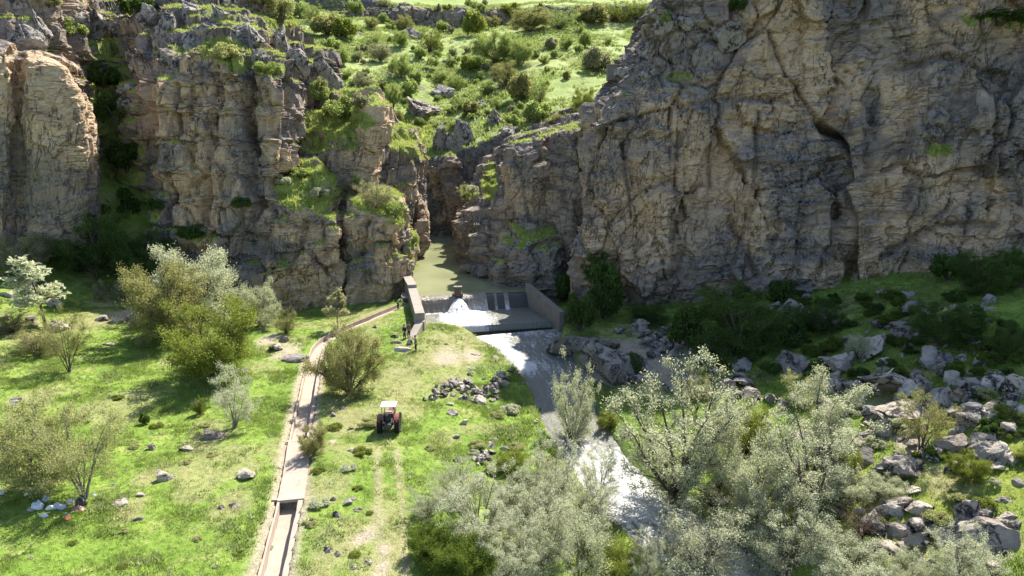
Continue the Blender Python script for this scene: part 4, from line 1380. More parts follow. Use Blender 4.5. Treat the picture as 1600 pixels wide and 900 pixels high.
heap([(695, 612, 22, 14), (715, 606, 26, 12), (735, 618, 24, 12), (680, 622, 14, 8)], 46, 8, 17, 'grey-brown stone in the long rubble heap between tractor and river', 'stones of the long rubble heap', [M_BOULDER, M_BOULDER, M_PALE], 5)
heap([(785, 598, 14, 16), (778, 606, 16, 14), (765, 618, 20, 12)], 40, 8, 16, 'brownish stone in the steep rubble heap at the river end', 'stones of the heap by the river', [M_BOULDER, M_DARKB, M_BOULDER], 6, 1.4)
heap([(765, 718, 18, 10), (758, 722, 16, 8)], 20, 8, 17, 'grey stone in the small heap above the riverside willows', 'stones of the small heap', [M_BOULDER, M_PALE], 7)
heap([(735, 586, 8, 4)], 9, 4, 7, 'charred stone of the little fire ring on dry ground', 'stones of the fire ring', [M_DARKB], 8, .2)
for a in [
    (752, 632, 30, 12, 'broad flat pale slab in front of the long rubble heap', M_PALE), (702, 634, 14, 10, 'white stone just below the left end of the long rubble heap', M_PALE),
    (707, 650, 24, 9, 'flat white stone in bright grass below the long heap', M_PALE), (724, 664, 20, 10, 'jagged pale stone between the long heap and the small heap', M_PALE),
    (712, 685, 14, 10, 'rounded white stone alone in the bright grass', M_PALE), (716, 722, 18, 14, 'grey rounded rock left of the small heap', M_BOULDER),
    (788, 704, 20, 14, 'humped grey rock right above the small heap', M_BOULDER), (766, 700, 22, 12, 'flat grey rock above the small heap', M_BOULDER),
    (764, 641, 12, 8, 'small round pale stone below the middle of the long heap', M_PALE), (790, 640, 16, 8, 'flat grey stone near the river bank', M_BOULDER),
    (808, 646, 16, 14, 'dark-faced stone by the river bank, one of a close pair', M_BOULDER), (800, 643, 14, 8, 'pale stone by the river bank, one of a close pair', M_PALE),
    (790, 680, 12, 8, 'small pale stone at the bend of the near bank', M_PALE), (735, 578, 16, 8, 'grey flat block beside the fire ring', M_BOULDER),
    (743, 556, 18, 9, 'grey flat rock on the dry ground by the foaming water', M_BOULDER), (774, 563, 16, 10, 'grey rock on the near bank above the river', M_BOULDER),
    (800, 570, 18, 12, 'dark and pale rock at the water edge', M_BOULDER), (812, 575, 20, 12, 'grey rock at the water edge beside the dark and pale one', M_BOULDER),
    (696, 538, 10, 5, 'little dark stone on dry ground below the weir', M_DARKB), (683, 538, 8, 4, 'tiny flat stone on dry ground below the weir', M_DARKB),
    (625, 550, 34, 14, 'long flat pale rock near the seated place at the wall foot', M_PALE), (618, 537, 18, 12, 'dark stone at the foot of the wall', M_DARKB),
    (614, 527, 16, 10, 'weathered dark stone in grass left of the wall foot', M_BOULDER), (585, 512, 10, 6, 'small stone in the grass above the round twiggy bush', M_BOULDER),
    (640, 540, 16, 18, 'reddish brown rock leaning at the end of the wall', M_BOULDER),
    (540, 790, 20, 14, 'grey rock in the rough strip between canal and track', M_BOULDER), (526, 810, 18, 18, 'dark rock in the rough strip between canal and track', M_BOULDER),
    (553, 782, 12, 10, 'dark little rock at the edge of the track', M_DARKB), (518, 783, 12, 10, 'dark little rock above the culvert mouth, right side', M_DARKB),
    (512, 865, 20, 12, 'pale stone near the lower end of the rough strip', M_PALE), (526, 868, 14, 12, 'grey stone beside the pale one near the lower canal', M_BOULDER),
    (480, 817, 12, 8, 'small white stone right of the open lower canal', M_PALE), (547, 706, 14, 9, 'small rough stone left of the tractor track', M_PALE),
    (532, 640, 12, 10, 'dark little stone below the round twiggy bush', M_DARKB), (547, 672, 14, 7, 'pale little stone left of the tractor', M_PALE),
    (520, 652, 14, 10, 'pale stone between canal and tractor', M_PALE), (572, 880, 18, 8, 'pale flat stone on the dusty end of the track', M_PALE), (553, 890, 18, 8, 'grey flat stone at the lower edge of the track', M_BOULDER),
    (832, 528, 22, 14, 'round brown boulder standing in the river below the weir', M_DARKB),
]:
    stone(*a[:5], mat=a[5], name='rock', cat='rock')

# boulders of the right bank and the talus
for a in [
    (900, 556, 110, 56, 'long brown boulder at the water edge below the retaining wall', M_DARKB, .9),
    (955, 598, 150, 96, 'huge dark lichen-patched boulder on the shaded right bank', M_DARKB, .9),
    (872, 562, 46, 22, 'low dark boulder in the water beside the long brown boulder', M_DARKB, .9),
    (1000, 518, 40, 22, 'pale pointed slab among the shaded bushes', M_BOULDER, .7),
    (972, 522, 24, 14, 'small shaded boulder behind the huge dark boulder', M_BOULDER, .9),
    (1373, 557, 66, 44, 'large pale boulder with a dark patch, half in shade on the talus', M_PALE, .8),
    (1308, 575, 32, 42, 'upright sunlit boulder at the edge of the cliff shadow', M_PALE, .8),
    (1330, 570, 30, 28, 'dark-topped boulder beside the upright sunlit boulder', M_BOULDER, .9),
    (1405, 612, 92, 46, 'broad tilted pale slab crossed by a fallen branch', M_PALE, .9),
    (1318, 605, 30, 20, 'sunlit rough boulder below the upright one', M_BOULDER, .9),
    (1370, 605, 34, 30, 'dark boulder wedged left of the broad tilted slab', M_DARKB, .9),
    (1245, 586, 50, 36, 'rounded dark boulder alone in the shaded grass', M_DARKB, .9),
    (1420, 550, 28, 20, 'reddish brown boulder right of the pale one with a dark patch', M_DARKB, .9),
    (1462, 575, 48, 38, 'pale weathered boulder in shaded grass under the dark shrub', M_BOULDER, .9),
    (1538, 570, 30, 30, 'pinkish grey boulder in the shaded grass, upper right', M_BOULDER, .9),
    (1490, 603, 32, 28, 'round pale boulder with a dark spot in shade', M_PALE, .9),
    (1515, 610, 30, 14, 'flat pale stone right of the round boulder with a dark spot', M_PALE, .9),
    (1532, 612, 26, 14, 'flat grey stone at the end of the row of flat stones', M_BOULDER, .9),
    (1520, 634, 64, 26, 'long dark-blotched boulder in the cluster on the right', M_BOULDER, .9),
    (1530, 662, 50, 34, 'blocky lichen boulder in the cluster on the right', M_BOULDER, .9),
    (1566, 650, 40, 30, 'lichen-spotted boulder behind the blocky one on the right', M_BOULDER, .9),
    (1582, 678, 44, 32, 'large split boulder at the right edge', M_PALE, .9),
    (1476, 640, 36, 26, 'grey boulder left of the long dark-blotched boulder', M_BOULDER, .9),
    (1478, 660, 30, 18, 'low grey boulder under the cluster on the right', M_BOULDER, .9),
    (1500, 684, 30, 34, 'tall narrow pale boulder in shade', M_BOULDER, .9),
    (1538, 705, 36, 30, 'squarish grey boulder, left one of a leaning pair', M_BOULDER, .9),
    (1562, 708, 32, 34, 'squarish grey boulder, right one of a leaning pair', M_BOULDER, .9),
    (1562, 732, 28, 24, 'pale round boulder at the foot of the leaning pair', M_PALE, .9),
    (1440, 656, 110, 30, 'long sunlit outcrop under the thin bush', M_PALE, .8),
    (1365, 655, 46, 34, 'dark round boulder with a sunlit rim below the grassy patch', M_DARKB, .9),
    (1345, 705, 62, 34, 'flat-topped layered boulder beside the pale willow', M_BOULDER, .7),
    (1358, 726, 38, 28, 'dark boulder under the flat-topped layered one', M_DARKB, .9),
    (1385, 686, 34, 40, 'upright grey boulder between the layered one and the outcrop', M_BOULDER, .8),
    (1428, 752, 128, 62, 'massive rough grey boulder with a domed face in the sun', M_BOULDER, .7),
    (1490, 712, 60, 44, 'grey boulder behind the massive domed one', M_BOULDER, .9),
    (1437, 771, 26, 12, 'small white stone in front of the massive boulder', M_PALE, .9),
    (1448, 828, 54, 26, 'smooth white boulder above the brush heap', M_PALE, .8),
    (1410, 840, 44, 44, 'dark brown crumbling boulder left of the smooth white one', M_BOULDER, .9),
    (1402, 800, 60, 26, 'rough brown boulder above the crumbling one', M_BOULDER, .9),
    (1392, 868, 60, 26, 'pale tilted slab above the lower shrubs', M_PALE, .9),
    (1440, 862, 60, 32, 'rough broken slab below the smooth white boulder', M_BOULDER, .9),
    (1345, 810, 24, 22, 'white stone beside the brown brush heap', M_PALE, .9),
    (1570, 868, 110, 60, 'large creviced grey boulder in the lower right corner', M_BOULDER, .8),
    (1575, 826, 60, 22, 'long pale slab above the creviced boulder', M_PALE, .7),
    (1570, 786, 30, 10, 'flat stone in yellow grass near the right edge', M_BOULDER, .9),
    (1540, 806, 26, 18, 'brown rock in yellow grass above the long pale slab', M_BOULDER, .9),
    (1596, 760, 20, 18, 'grey rock at the right edge in the yellow grass', M_BOULDER, .9),
    (1160, 582, 34, 36, 'pale lichen-covered boulder crowning the shaded rock pile', M_BOULDER, .8),
    (1168, 604, 40, 26, 'smooth brown boulder in the shaded rock pile', M_DARKB, .8),
    (1205, 630, 30, 30, 'blocky boulder at the right of the shaded rock pile', M_DARKB, .8),
    (1180, 632, 30, 26, 'dark block low in the shaded rock pile', M_DARKB, .8),
    (1155, 622, 28, 24, 'dark block at the left foot of the shaded rock pile', M_DARKB, .8),
    (1230, 640, 24, 24, 'grey block behind the pale willow crown', M_DARKB, .8),
    (1250, 690, 40, 26, 'pale rock showing through the willow', M_PALE, .9),
    (1312, 655, 50, 50, 'large pale dark-holed rock beside the willow crown', M_PALE, .9),
    (1268, 497, 40, 18, 'pale low rock on the shaded slope, left of the dark shrub', M_BOULDER, .9),
    (1266, 470, 22, 18, 'small pointed rock on the shaded slope', M_BOULDER, .9),
    (1215, 482, 26, 12, 'flat small rock on the shaded slope', M_BOULDER, .9),
    (1440, 492, 44, 34, 'dark two-toned rock high on the shaded slope', M_DARKB, .9),
    (1415, 515, 44, 22, 'brown rock below the dark two-toned one', M_DARKB, .9),
    (1380, 462, 24, 12, 'pale little rock high on the shaded slope', M_BOULDER, .9),
    (1418, 466, 40, 18, 'pale rock high on the shaded slope under the cliff', M_BOULDER, .9),
    (1497, 484, 18, 14, 'little pale rock up the slope near the right cliff', M_BOULDER, .9),
    (1345, 540, 20, 14, 'small rock behind the sunlit boulders', M_BOULDER, .9),
    (1325, 535, 18, 16, 'small grey rock on the dark slope behind the sunlit boulders', M_BOULDER, .9),
    (1120, 790, 34, 22, 'dark boulder in the stream among the willows', M_DARKB, .9),
    (1175, 872, 40, 22, 'black wet boulder at the edge of the lower stream', M_DARKB, .9),
]:
    stone(*a[:5], mat=a[5], depth=a[6])
heap([(1010, 545, 36, 18), (1040, 550, 30, 16), (1020, 530, 30, 12), (1060, 525, 30, 14)], 42, 10, 24, 'dark angular block in the shaded scree behind the huge boulder', 'blocks of the shaded scree', [M_DARKB, M_DARKB, M_BOULDER], 9, 1.2)
heap([(1540, 520, 40, 30), (1530, 490, 40, 20), (1560, 545, 30, 16)], 16, 8, 18, 'pale stone scattered over the shaded grass on the upper right slope', 'stones scattered over the upper right slope', [M_BOULDER], 10, 0)
heap([(1300, 645, 30, 20), (1370, 670, 40, 20), (1420, 700, 40, 20)], 22, 8, 20, 'grey stone wedged between the sunlit talus boulders', 'stones wedged in the talus', [M_BOULDER, M_PALE], 11, .4)
heap([(1390, 835, 40, 26), (1420, 850, 40, 20)], 18, 8, 20, 'brown rubble stone round the brush heap', 'rubble round the brush heap', [M_BOULDER, M_PALE], 12, .4)
heap([(822, 590, 6, 20), (838, 640, 5, 22), (805, 580, 16, 8)], 20, 5, 11, 'wet stone along the near river bank', 'stones along the near bank', [M_BOULDER, M_DARKB], 13, 0)
heap([(1060, 800, 60, 14), (1130, 850, 50, 20), (1000, 790, 30, 12)], 18, 6, 16, 'wet dark stone in the lower rapids', 'stones in the lower rapids', [M_DARKB], 14, 0)

# the denser scree between the named boulders
bq = random.Random(91)


def part_words(u, v, box):
    """which part of a scattered field a piece lies in"""
    a = (u - box[0]) / (box[2] - box[0])
    b = (v - box[1]) / (box[3] - box[1])
    col = 'left' if a < .25 else 'centre left' if a < .5 else 'centre right' if a < .75 else 'right'
    return ', ' + ('upper ' if b < .34 else 'middle ' if b < .67 else 'lower ') + col


for lab, grp, n, box, mats, lo, hi in [
    ('grey boulder of the shaded boulder field below the right cliff', 'boulders of the shaded field', 46, (1220, 470, 1590, 600), [M_BOULDER, M_DARKB, M_PALE], 12, 50),
    ('lichen-spotted boulder of the dense field at the right, half in shade', 'boulders of the dense field', 44, (1450, 600, 1598, 740), [M_BOULDER, M_BOULDER, M_PALE], 14, 60),
    ('pale angular boulder in the sunlit part of the talus', 'boulders of the sunlit talus', 34, (1280, 590, 1460, 730), [M_BOULDER, M_PALE], 12, 52),
    ('rough brown-grey boulder of the tumbled rocks at the lower right', 'tumbled rocks at the lower right', 34, (1340, 800, 1598, 898), [M_BOULDER, M_PALE, M_BOULDER], 14, 64),
    ('dark boulder of the shaded bank behind the tallest willow', 'boulders of the shaded bank', 30, (960, 520, 1240, 650), [M_DARKB, M_BOULDER], 12, 48)]:
    for i in range(n):
        w = lo + (hi - lo) * bq.random() ** 2
        ub, vb = bq.uniform(box[0], box[2]), bq.uniform(box[1], box[3])
        stone(ub, vb, w, w * bq.uniform(.55, .9), lab + part_words(ub, vb, box), mat=bq.choice(mats), group=grp, tilt=.5, lift=-.05 * bq.random())

# crags and outcrops on the far hillside
for (u, v, w, h, lab) in [
    (560, 55, 26, 20, 'dark crag under the plateau edge behind the left bushes'), (640, 60, 40, 22, 'dark crag below the ledge on the far hillside'),
    (560, 148, 22, 16, 'small grey crag on the grassy far slope'), (652, 182, 70, 44, 'broad dark crag above the yellow-green glade'),
    (602, 118, 24, 14, 'flat dark crag beside a bush on the far slope'), (690, 238, 44, 76, 'tall narrow rock pinnacle at the head of the gorge'),
    (722, 232, 40, 56, 'grey rock tooth right of the tall pinnacle'), (690, 152, 34, 34, 'jagged crag above the rock pinnacle'),
    (712, 132, 36, 28, 'dark crag in scrub on the far slope'), (665, 112, 26, 14, 'small crag in the middle of the far slope'),
    (772, 195, 34, 36, 'pinkish crag at the top of the bare slab'), (805, 208, 36, 32, 'rounded crag at the rim of the slab'),
    (760, 165, 26, 22, 'grey crag among bushes above the slab'), (700, 100, 30, 16, 'dark ridge crag in the middle scrub'), (842, 190, 30, 14, 'low pink-grey crag near the right rim')]:
    p = hill_hit(u, v)
    stone(u, v, w, h * 1.15, lab, name='crag', cat='crag', mat=M_BOULDER, at=p, tilt=.12, pool=CRAG)


def cliff_hit(u, v, rad_=5.0):
    """nearest cliff surface on the sight line through a pixel"""
    best = None
    for V, N, g in CLIFF_PTS:
        uu, vv = proj(V)
        m = (np.abs(uu - u) < rad_) & (np.abs(vv - v) < rad_)
        if m.any():
            W = V[m]
            k = W[np.argmin(W[:, 1])]
            if best is None or k[1] < best[1]:
                best = k
    return None if best is None else tuple(float(t) for t in best)


# loose blocks and crags standing on the cliff crests
cq = random.Random(77)
for (u, v, w, h, lab) in [
    (30, 60, 60, 70, 'pinkish crag with a cleft behind the tan slab'), (62, 55, 34, 60, 'narrow crag right of the pinkish one behind the tan slab'), (150, 30, 40, 50, 'grey crag at the top of the left gully'), (180, 45, 34, 44, 'grey block right of the crag at the gully head'),
    (250, 45, 40, 44, 'pale grey block on the left crest above the columns'), (288, 60, 44, 60, 'tall lichen-speckled crag on the left crest'), (262, 85, 36, 40, 'stepped block below the tall lichen-speckled crag'), (320, 40, 36, 36, 'grey block behind the sunlit high ledge'),
    (372, 40, 34, 40, 'dark rounded block on the left crest right of the high ledge'), (395, 60, 34, 40, 'dark block above the second ledge'), (410, 80, 30, 34, 'dark block at the edge of the second ledge'), (200, 95, 44, 40, 'block in the middle of the left gully head'),
    (300, 15, 50, 34, 'flat grey block at the upper edge of the left crest'), (345, 20, 40, 30, 'grey block at the upper edge right of the flat one'), (440, 70, 40, 60, 'dark pillar block at the end of the left crest'), (500, 128, 48, 72, 'square dark block ending the left crest'), (470, 100, 34, 50, 'dark block between the pillar and the square block'),
    (235, 20, 30, 30, 'small grey block at the upper edge left of the flat one'), (110, 40, 34, 44, 'grey crag between the pinkish crags and the gully'), (190, 130, 30, 26, 'pale block lying in the gully beside the columns'), (205, 160, 30, 40, 'upright pale block in the gully beside the columns'),
    (1040, 40, 40, 30, 'dark crag on the crest of the right cliff'), (1005, 80, 40, 34, 'dark crag halfway down the crest of the right cliff'), (975, 110, 36, 30, 'dark crag above the rim of the right cliff'), (1080, 25, 40, 36, 'brown crag at the upper edge of the right cliff'), (1140, 60, 40, 40, 'brown bulging block high on the right cliff'), (1020, 112, 30, 22, 'low dark crag on the ledge of the right cliff')]:
    p = cliff_hit(u, v, 7)
    if p:
        stone(u, v, w, h * 1.2, lab, name='crag', cat='crag', mat=M_BOULDER, at=(p[0], p[1], p[2] - .3), tilt=.15, pool=CRAG)
# ------------------------------------------------------------------ trees and shrubs
def mat_leaf(name, c1, c2, trans=.5):
    m = NM(name)
    r = m.rand_island()
    ro = m.rand_obj()
    c = m.mix(r, c1, c2)
    c = m.mix(m.math('MULTIPLY', ro, .35), c, tuple(x * .72 for x in c1))
    d = m.n.new('ShaderNodeBsdfDiffuse')
    t = m.n.new('ShaderNodeBsdfTranslucent')
    g = m.n.new('ShaderNodeBsdfGlossy')
    g.inputs['Roughness'].default_value = .45
    mx = m.n.new('ShaderNodeMixShader')
    mg = m.n.new('ShaderNodeMixShader')
    mx.inputs[0].default_value = trans
    mg.inputs[0].default_value = .0
    m.l.new(c, d.inputs[0])
    m.l.new(m.mix(.5, c, (c2[0] * 1.2, c2[1] * 1.25, c2[2] * .7)), t.inputs[0])
    m.l.new(d.outputs[0], mx.inputs[1])
    m.l.new(t.outputs[0], mx.inputs[2])
    m.l.new(mx.outputs[0], mg.inputs[1])
    m.l.new(g.outputs[0], mg.inputs[2])
    m.l.new(mg.outputs[0], m.out.inputs['Surface'])
    return m.m


LEAF = {
    'willow': mat_leaf('willow_leaves', (.34, .355, .245), (.56, .57, .44)),
    'silver': mat_leaf('silver_willow_leaves', (.36, .37, .275), (.60, .605, .48)),
    'green': mat_leaf('fresh_green_leaves', (.13, .165, .03), (.28, .31, .075)),
    'olive': mat_leaf('olive_leaves', (.20, .20, .08), (.36, .345, .16)),
    'yellow': mat_leaf('yellow_green_leaves', (.30, .31, .13), (.47, .47, .24)),
    'deep': mat_leaf('shaded_green_leaves', (.045, .085, .02), (.10, .15, .04), .3),  # darker copy of the green leaves, shade put into the colour
    'hill': mat_leaf('hillside_leaves', (.20, .26, .075), (.40, .46, .18)),  # paled greens, haze over the far slope put into the leaves
    'hillgrey': mat_leaf('grey_hillside_leaves', (.22, .22, .13), (.36, .35, .23)),
    'lush': mat_leaf('lush_green_leaves', (.08, .125, .022), (.17, .225, .05)),
    'pale': mat_leaf('pale_blossom_leaves', (.26, .25, .14), (.44, .42, .28)),
}
M_BARK = flat_mat('grey_brown_bark', (.11, .088, .066), .95, var=.35, scale=5, bump=.4)
M_TWIG = flat_mat('pale_twigs', (.21, .185, .145), .95, var=.3, scale=5)
M_DEAD = flat_mat('dead_brown_twigs', (.17, .115, .085), .95, var=.4, scale=4)


def plant(seed, stems=5, H=1.0, spread=.45, n_leaf=6000, leaf=.022, aspect=2.2, branches=9, twigs=5, clump=.05, low=.15, lean=.25, trunk=.0, trunk_r=.016, droop=0.0, twig_mesh=True, dense=.0, dome=.55):
    """one plant about H tall: skeleton of stems, branches and twigs, leaves clustered along the twigs. Returns (wood mesh, leaf mesh)"""
    r = random.Random(seed)
    wood = MB()
    ends = []
    for s_ in range(stems):
        az = 2 * math.pi * (s_ + r.uniform(-.3, .3)) / stems
        out = spread * r.uniform(.35, 1.0) * (1 if stems > 1 else .25)
        top = H * r.uniform(.8, 1.0) * (math.sqrt(max(.05, 1 - dome * (out / max(spread, .01)) ** 2)) if stems > 1 else 1)
        pts = []
        n = 7
        x0, y0 = r.gauss(0, .02), r.gauss(0, .02)
        for i in range(n):
            t = i / (n - 1)
            o = out * t ** 1.25
            wob = .05 * math.sin(t * 5 + s_ * 2.1) * t
            pts.append(Vector((x0 + math.cos(az) * o + wob * math.sin(az), y0 + math.sin(az) * o + wob * math.cos(az), top * (t if trunk == 0 else trunk + (1 - trunk) * t) if i else 0)))
        wood.tube(pts, [trunk_r * (1 - .85 * i / (n - 1)) for i in range(n)], 5, False)
        for b in range(branches):
            t = low + (1 - low) * (b + r.random()) / branches
            k = min(int(t * (n - 1)), n - 2)
            f = t * (n - 1) - k
            p = pts[k].lerp(pts[k + 1], f)
            ba = az + r.uniform(-2.2, 2.2)
            L = spread * r.uniform(.35, .8) * (1.05 - .62 * t)
            d = Vector((math.cos(ba), math.sin(ba), r.uniform(-.25, 1.0) - droop)).normalized()
            e = p + d * L + Vector((0, 0, L * .15))
            mid = p.lerp(e, .5) + Vector((r.gauss(0, .02), r.gauss(0, .02), .02))
            wood.tube([p, mid, e], [trunk_r * .36 * (1.1 - t), trunk_r * .22, trunk_r * .1], 3, False)
            for w in range(twigs):
                q = mid.lerp(e, r.random())
                td = (d + Vector((r.gauss(0, .7), r.gauss(0, .7), r.gauss(.25, .5) - droop))).normalized()
                TL = L * r.uniform(.2, .55)
                ends.append((q, q + td * TL))
                if twig_mesh:
                    wood.tube([q, q + td * TL], [trunk_r * .12, trunk_r * .05], 3, False)
        ends.append((pts[-2], pts[-1] + Vector((0, 0, .04))))
    rs = np.random.RandomState(seed)
    E = np.array([(*a, *b) for a, b in ends])
    wgt = np.linalg.norm(E[:, 3:] - E[:, :3], axis=1) ** .8
    k = rs.choice(len(E), n_leaf, p=wgt / wgt.sum())
    t = rs.uniform(0, 1.1, (n_leaf, 1))
    c = E[k, :3] * (1 - t) + E[k, 3:] * t + rs.normal(0, clump, (n_leaf, 3))
    if dense:
        dirs = rs.normal(size=(n_leaf, 3))
        dirs /= np.linalg.norm(dirs, axis=1, keepdims=True)
    c[:, 2] = np.maximum(c[:, 2], .02)
    a = rs.normal(size=(n_leaf, 3)) + np.array([0, 0, .35])
    a /= np.linalg.norm(a, axis=1, keepdims=True)
    b = np.cross(a, rs.normal(size=(n_leaf, 3)))
    b /= np.linalg.norm(b, axis=1, keepdims=True)
    L = leaf * rs.uniform(.6, 1.5, (n_leaf, 1))
    W = L / aspect
    V = np.stack([c - a * L, c - b * W, c + a * L, c + b * W], 1).reshape(-1, 3)
    F = np.arange(n_leaf * 4).reshape(-1, 4)
    return wood.mesh('trunk', True), mesh_np('crown', V, F, smooth=False)


def puffy(seed, lobes=30, n_leaf=5200, leaf=.036):
    """a rounded hillside bush: leaves over many overlapping lobes, dark gaps between them"""
    rs = np.random.RandomState(seed)
    r = random.Random(seed)
    wood = MB()
    for i in range(5):
        a = 2 * math.pi * i / 5
        wood.tube([(0, 0, 0), (.12 * math.cos(a), .12 * math.sin(a), .25), (.32 * math.cos(a), .32 * math.sin(a), .55)], [.035, .025, .01], 5, False)
    cs = []
    for i in range(lobes):
        th, ph = rs.uniform(0, 2 * math.pi), rs.uniform(0, 1)
        rr_ = .40 * math.sqrt(rs.uniform(.1, 1))
        z = .22 + .55 * ph * (1 - (rr_ / .5) ** 2 * .7)
        cs.append((rr_ * math.cos(th), rr_ * math.sin(th), z, rs.uniform(.10, .20)))
    cs = np.array(cs)
    k = rs.choice(lobes, n_leaf, p=cs[:, 3] ** 2 / (cs[:, 3] ** 2).sum())
    d = rs.normal(size=(n_leaf, 3))
    d /= np.linalg.norm(d, axis=1, keepdims=True)
    c = cs[k, :3] + d * (cs[k, 3:4] * rs.uniform(.55, 1.12, (n_leaf, 1)))
    c[:, 2] = np.maximum(c[:, 2], .02)
    a = rs.normal(size=(n_leaf, 3))
    a /= np.linalg.norm(a, axis=1, keepdims=True)
    b = np.cross(a, d + .4 * rs.normal(size=(n_leaf, 3)))
    b /= np.linalg.norm(b, axis=1, keepdims=True) + 1e-6
    L = leaf * rs.uniform(.5, 1.4, (n_leaf, 1))
    V = np.stack([c - a * L, c - b * L * .6, c + a * L, c + b * L * .6], 1).reshape(-1, 3)
    return wood.mesh('trunk', True), mesh_np('crown', V, np.arange(n_leaf * 4).reshape(-1, 4), smooth=False)


# kinds: plant meshes one unit tall
KINDS = {
    'willow': [plant(11 + i, stems=9, dome=.7, spread=.46, n_leaf=27000, leaf=.0075, branches=13, twigs=8, clump=.016, low=.03, trunk_r=.017, aspect=2.6) for i in range(3)],
    'tall': [plant(31 + i, stems=3, spread=.24, n_leaf=13000, leaf=.0075, branches=16, twigs=6, clump=.022, low=.2, trunk_r=.014, aspect=2.4) for i in range(2)],
    'bush': [plant(41 + i, stems=11, spread=.60, n_leaf=38000, leaf=.0105, branches=10, twigs=6, clump=.03, low=.03, trunk_r=.02, dome=.85) for i in range(3)],
    'open': [plant(46 + i, stems=10, dome=.8, spread=.60, n_leaf=24000, leaf=.0085, branches=10, twigs=8, clump=.018, low=.03, trunk_r=.016) for i in range(3)],
    'sparse': [plant(51 + i, stems=6, spread=.55, n_leaf=12000, leaf=.009, branches=10, twigs=7, clump=.025, low=.15, trunk_r=.014) for i in range(3)],
    'twiggy': [plant(61 + i, stems=12, dome=.85, spread=.52, n_leaf=18000, leaf=.0085, branches=12, twigs=9, clump=.02, low=.03, trunk_r=.016) for i in range(2)],
    'sapling': [plant(71 + i, stems=1, spread=.42, n_leaf=1500, leaf=.028, branches=16, twigs=5, clump=.03, low=.32, trunk_r=.016) for i in range(2)],
    'brush': [plant(81 + i, stems=14, spread=.75, n_leaf=500, leaf=.012, branches=9, twigs=9, clump=.02, low=.02, trunk_r=.014, droop=.3) for i in range(2)],
    'hill': [puffy(91 + i) for i in range(4)],
    'low': [puffy(101 + i, 22, 4200, .034) for i in range(3)],
    'lush': [plant(111 + i, stems=16, spread=.9, n_leaf=12000, leaf=.035, aspect=4.5, branches=7, twigs=5, clump=.05, low=.03, trunk_r=.01) for i in range(2)],
}
_pc = {}
_pi = [0]


def shrub(u, v, wpx, hpx, kind, leafm, label, name='shrub', cat='shrub', group=None, at=None, woodm=None, rz=None):
    _pi[0] += 1
    r = random.Random(_pi[0] * 7 + 3)
    p = at or hit(u, v)
    k = ppm(p)
    if name == 'willow_tree':
        wpx *= .86
    if name == 'hillside_bush':
        wpx, hpx = wpx * .88, hpx * .82
    w, h = wpx / k, hpx / k / .94
    i = r.randrange(len(KINDS[kind]))
    wd, lf = KINDS[kind][i]
    woodm = woodm or M_BARK
    key = (kind, i, leafm, woodm.name)
    if key not in _pc:
        a, b = wd.copy(), lf.copy()
        a.materials.append(woodm)
        b.materials.append(LEAF[leafm])
        # measured half width of the crown, so the copy can be fitted to the photo
        co = np.zeros(len(b.vertices) * 3, np.float32)
        b.vertices.foreach_get('co', co)
        co = co.reshape(-1, 3)
        _pc[key] = (a, b, 2 * np.percentile(np.hypot(co[:, 0], co[:, 1]), 97), np.percentile(co[:, 2], 99))
    a, b, dia, top = _pc[key]
    t = thing(name, (p[0], p[1], p[2] - .05), label, cat, group, r.uniform(0, 6.28) if rz is None else rz)
    t.scale = (w / dia, w / dia * r.uniform(.9, 1.1), h / top)
    for nm, me_ in (('trunk', a), ('crown', b)):
        o = bpy.data.objects.new(nm, me_)
        COL.objects.link(o)
        o.parent = t
    return t


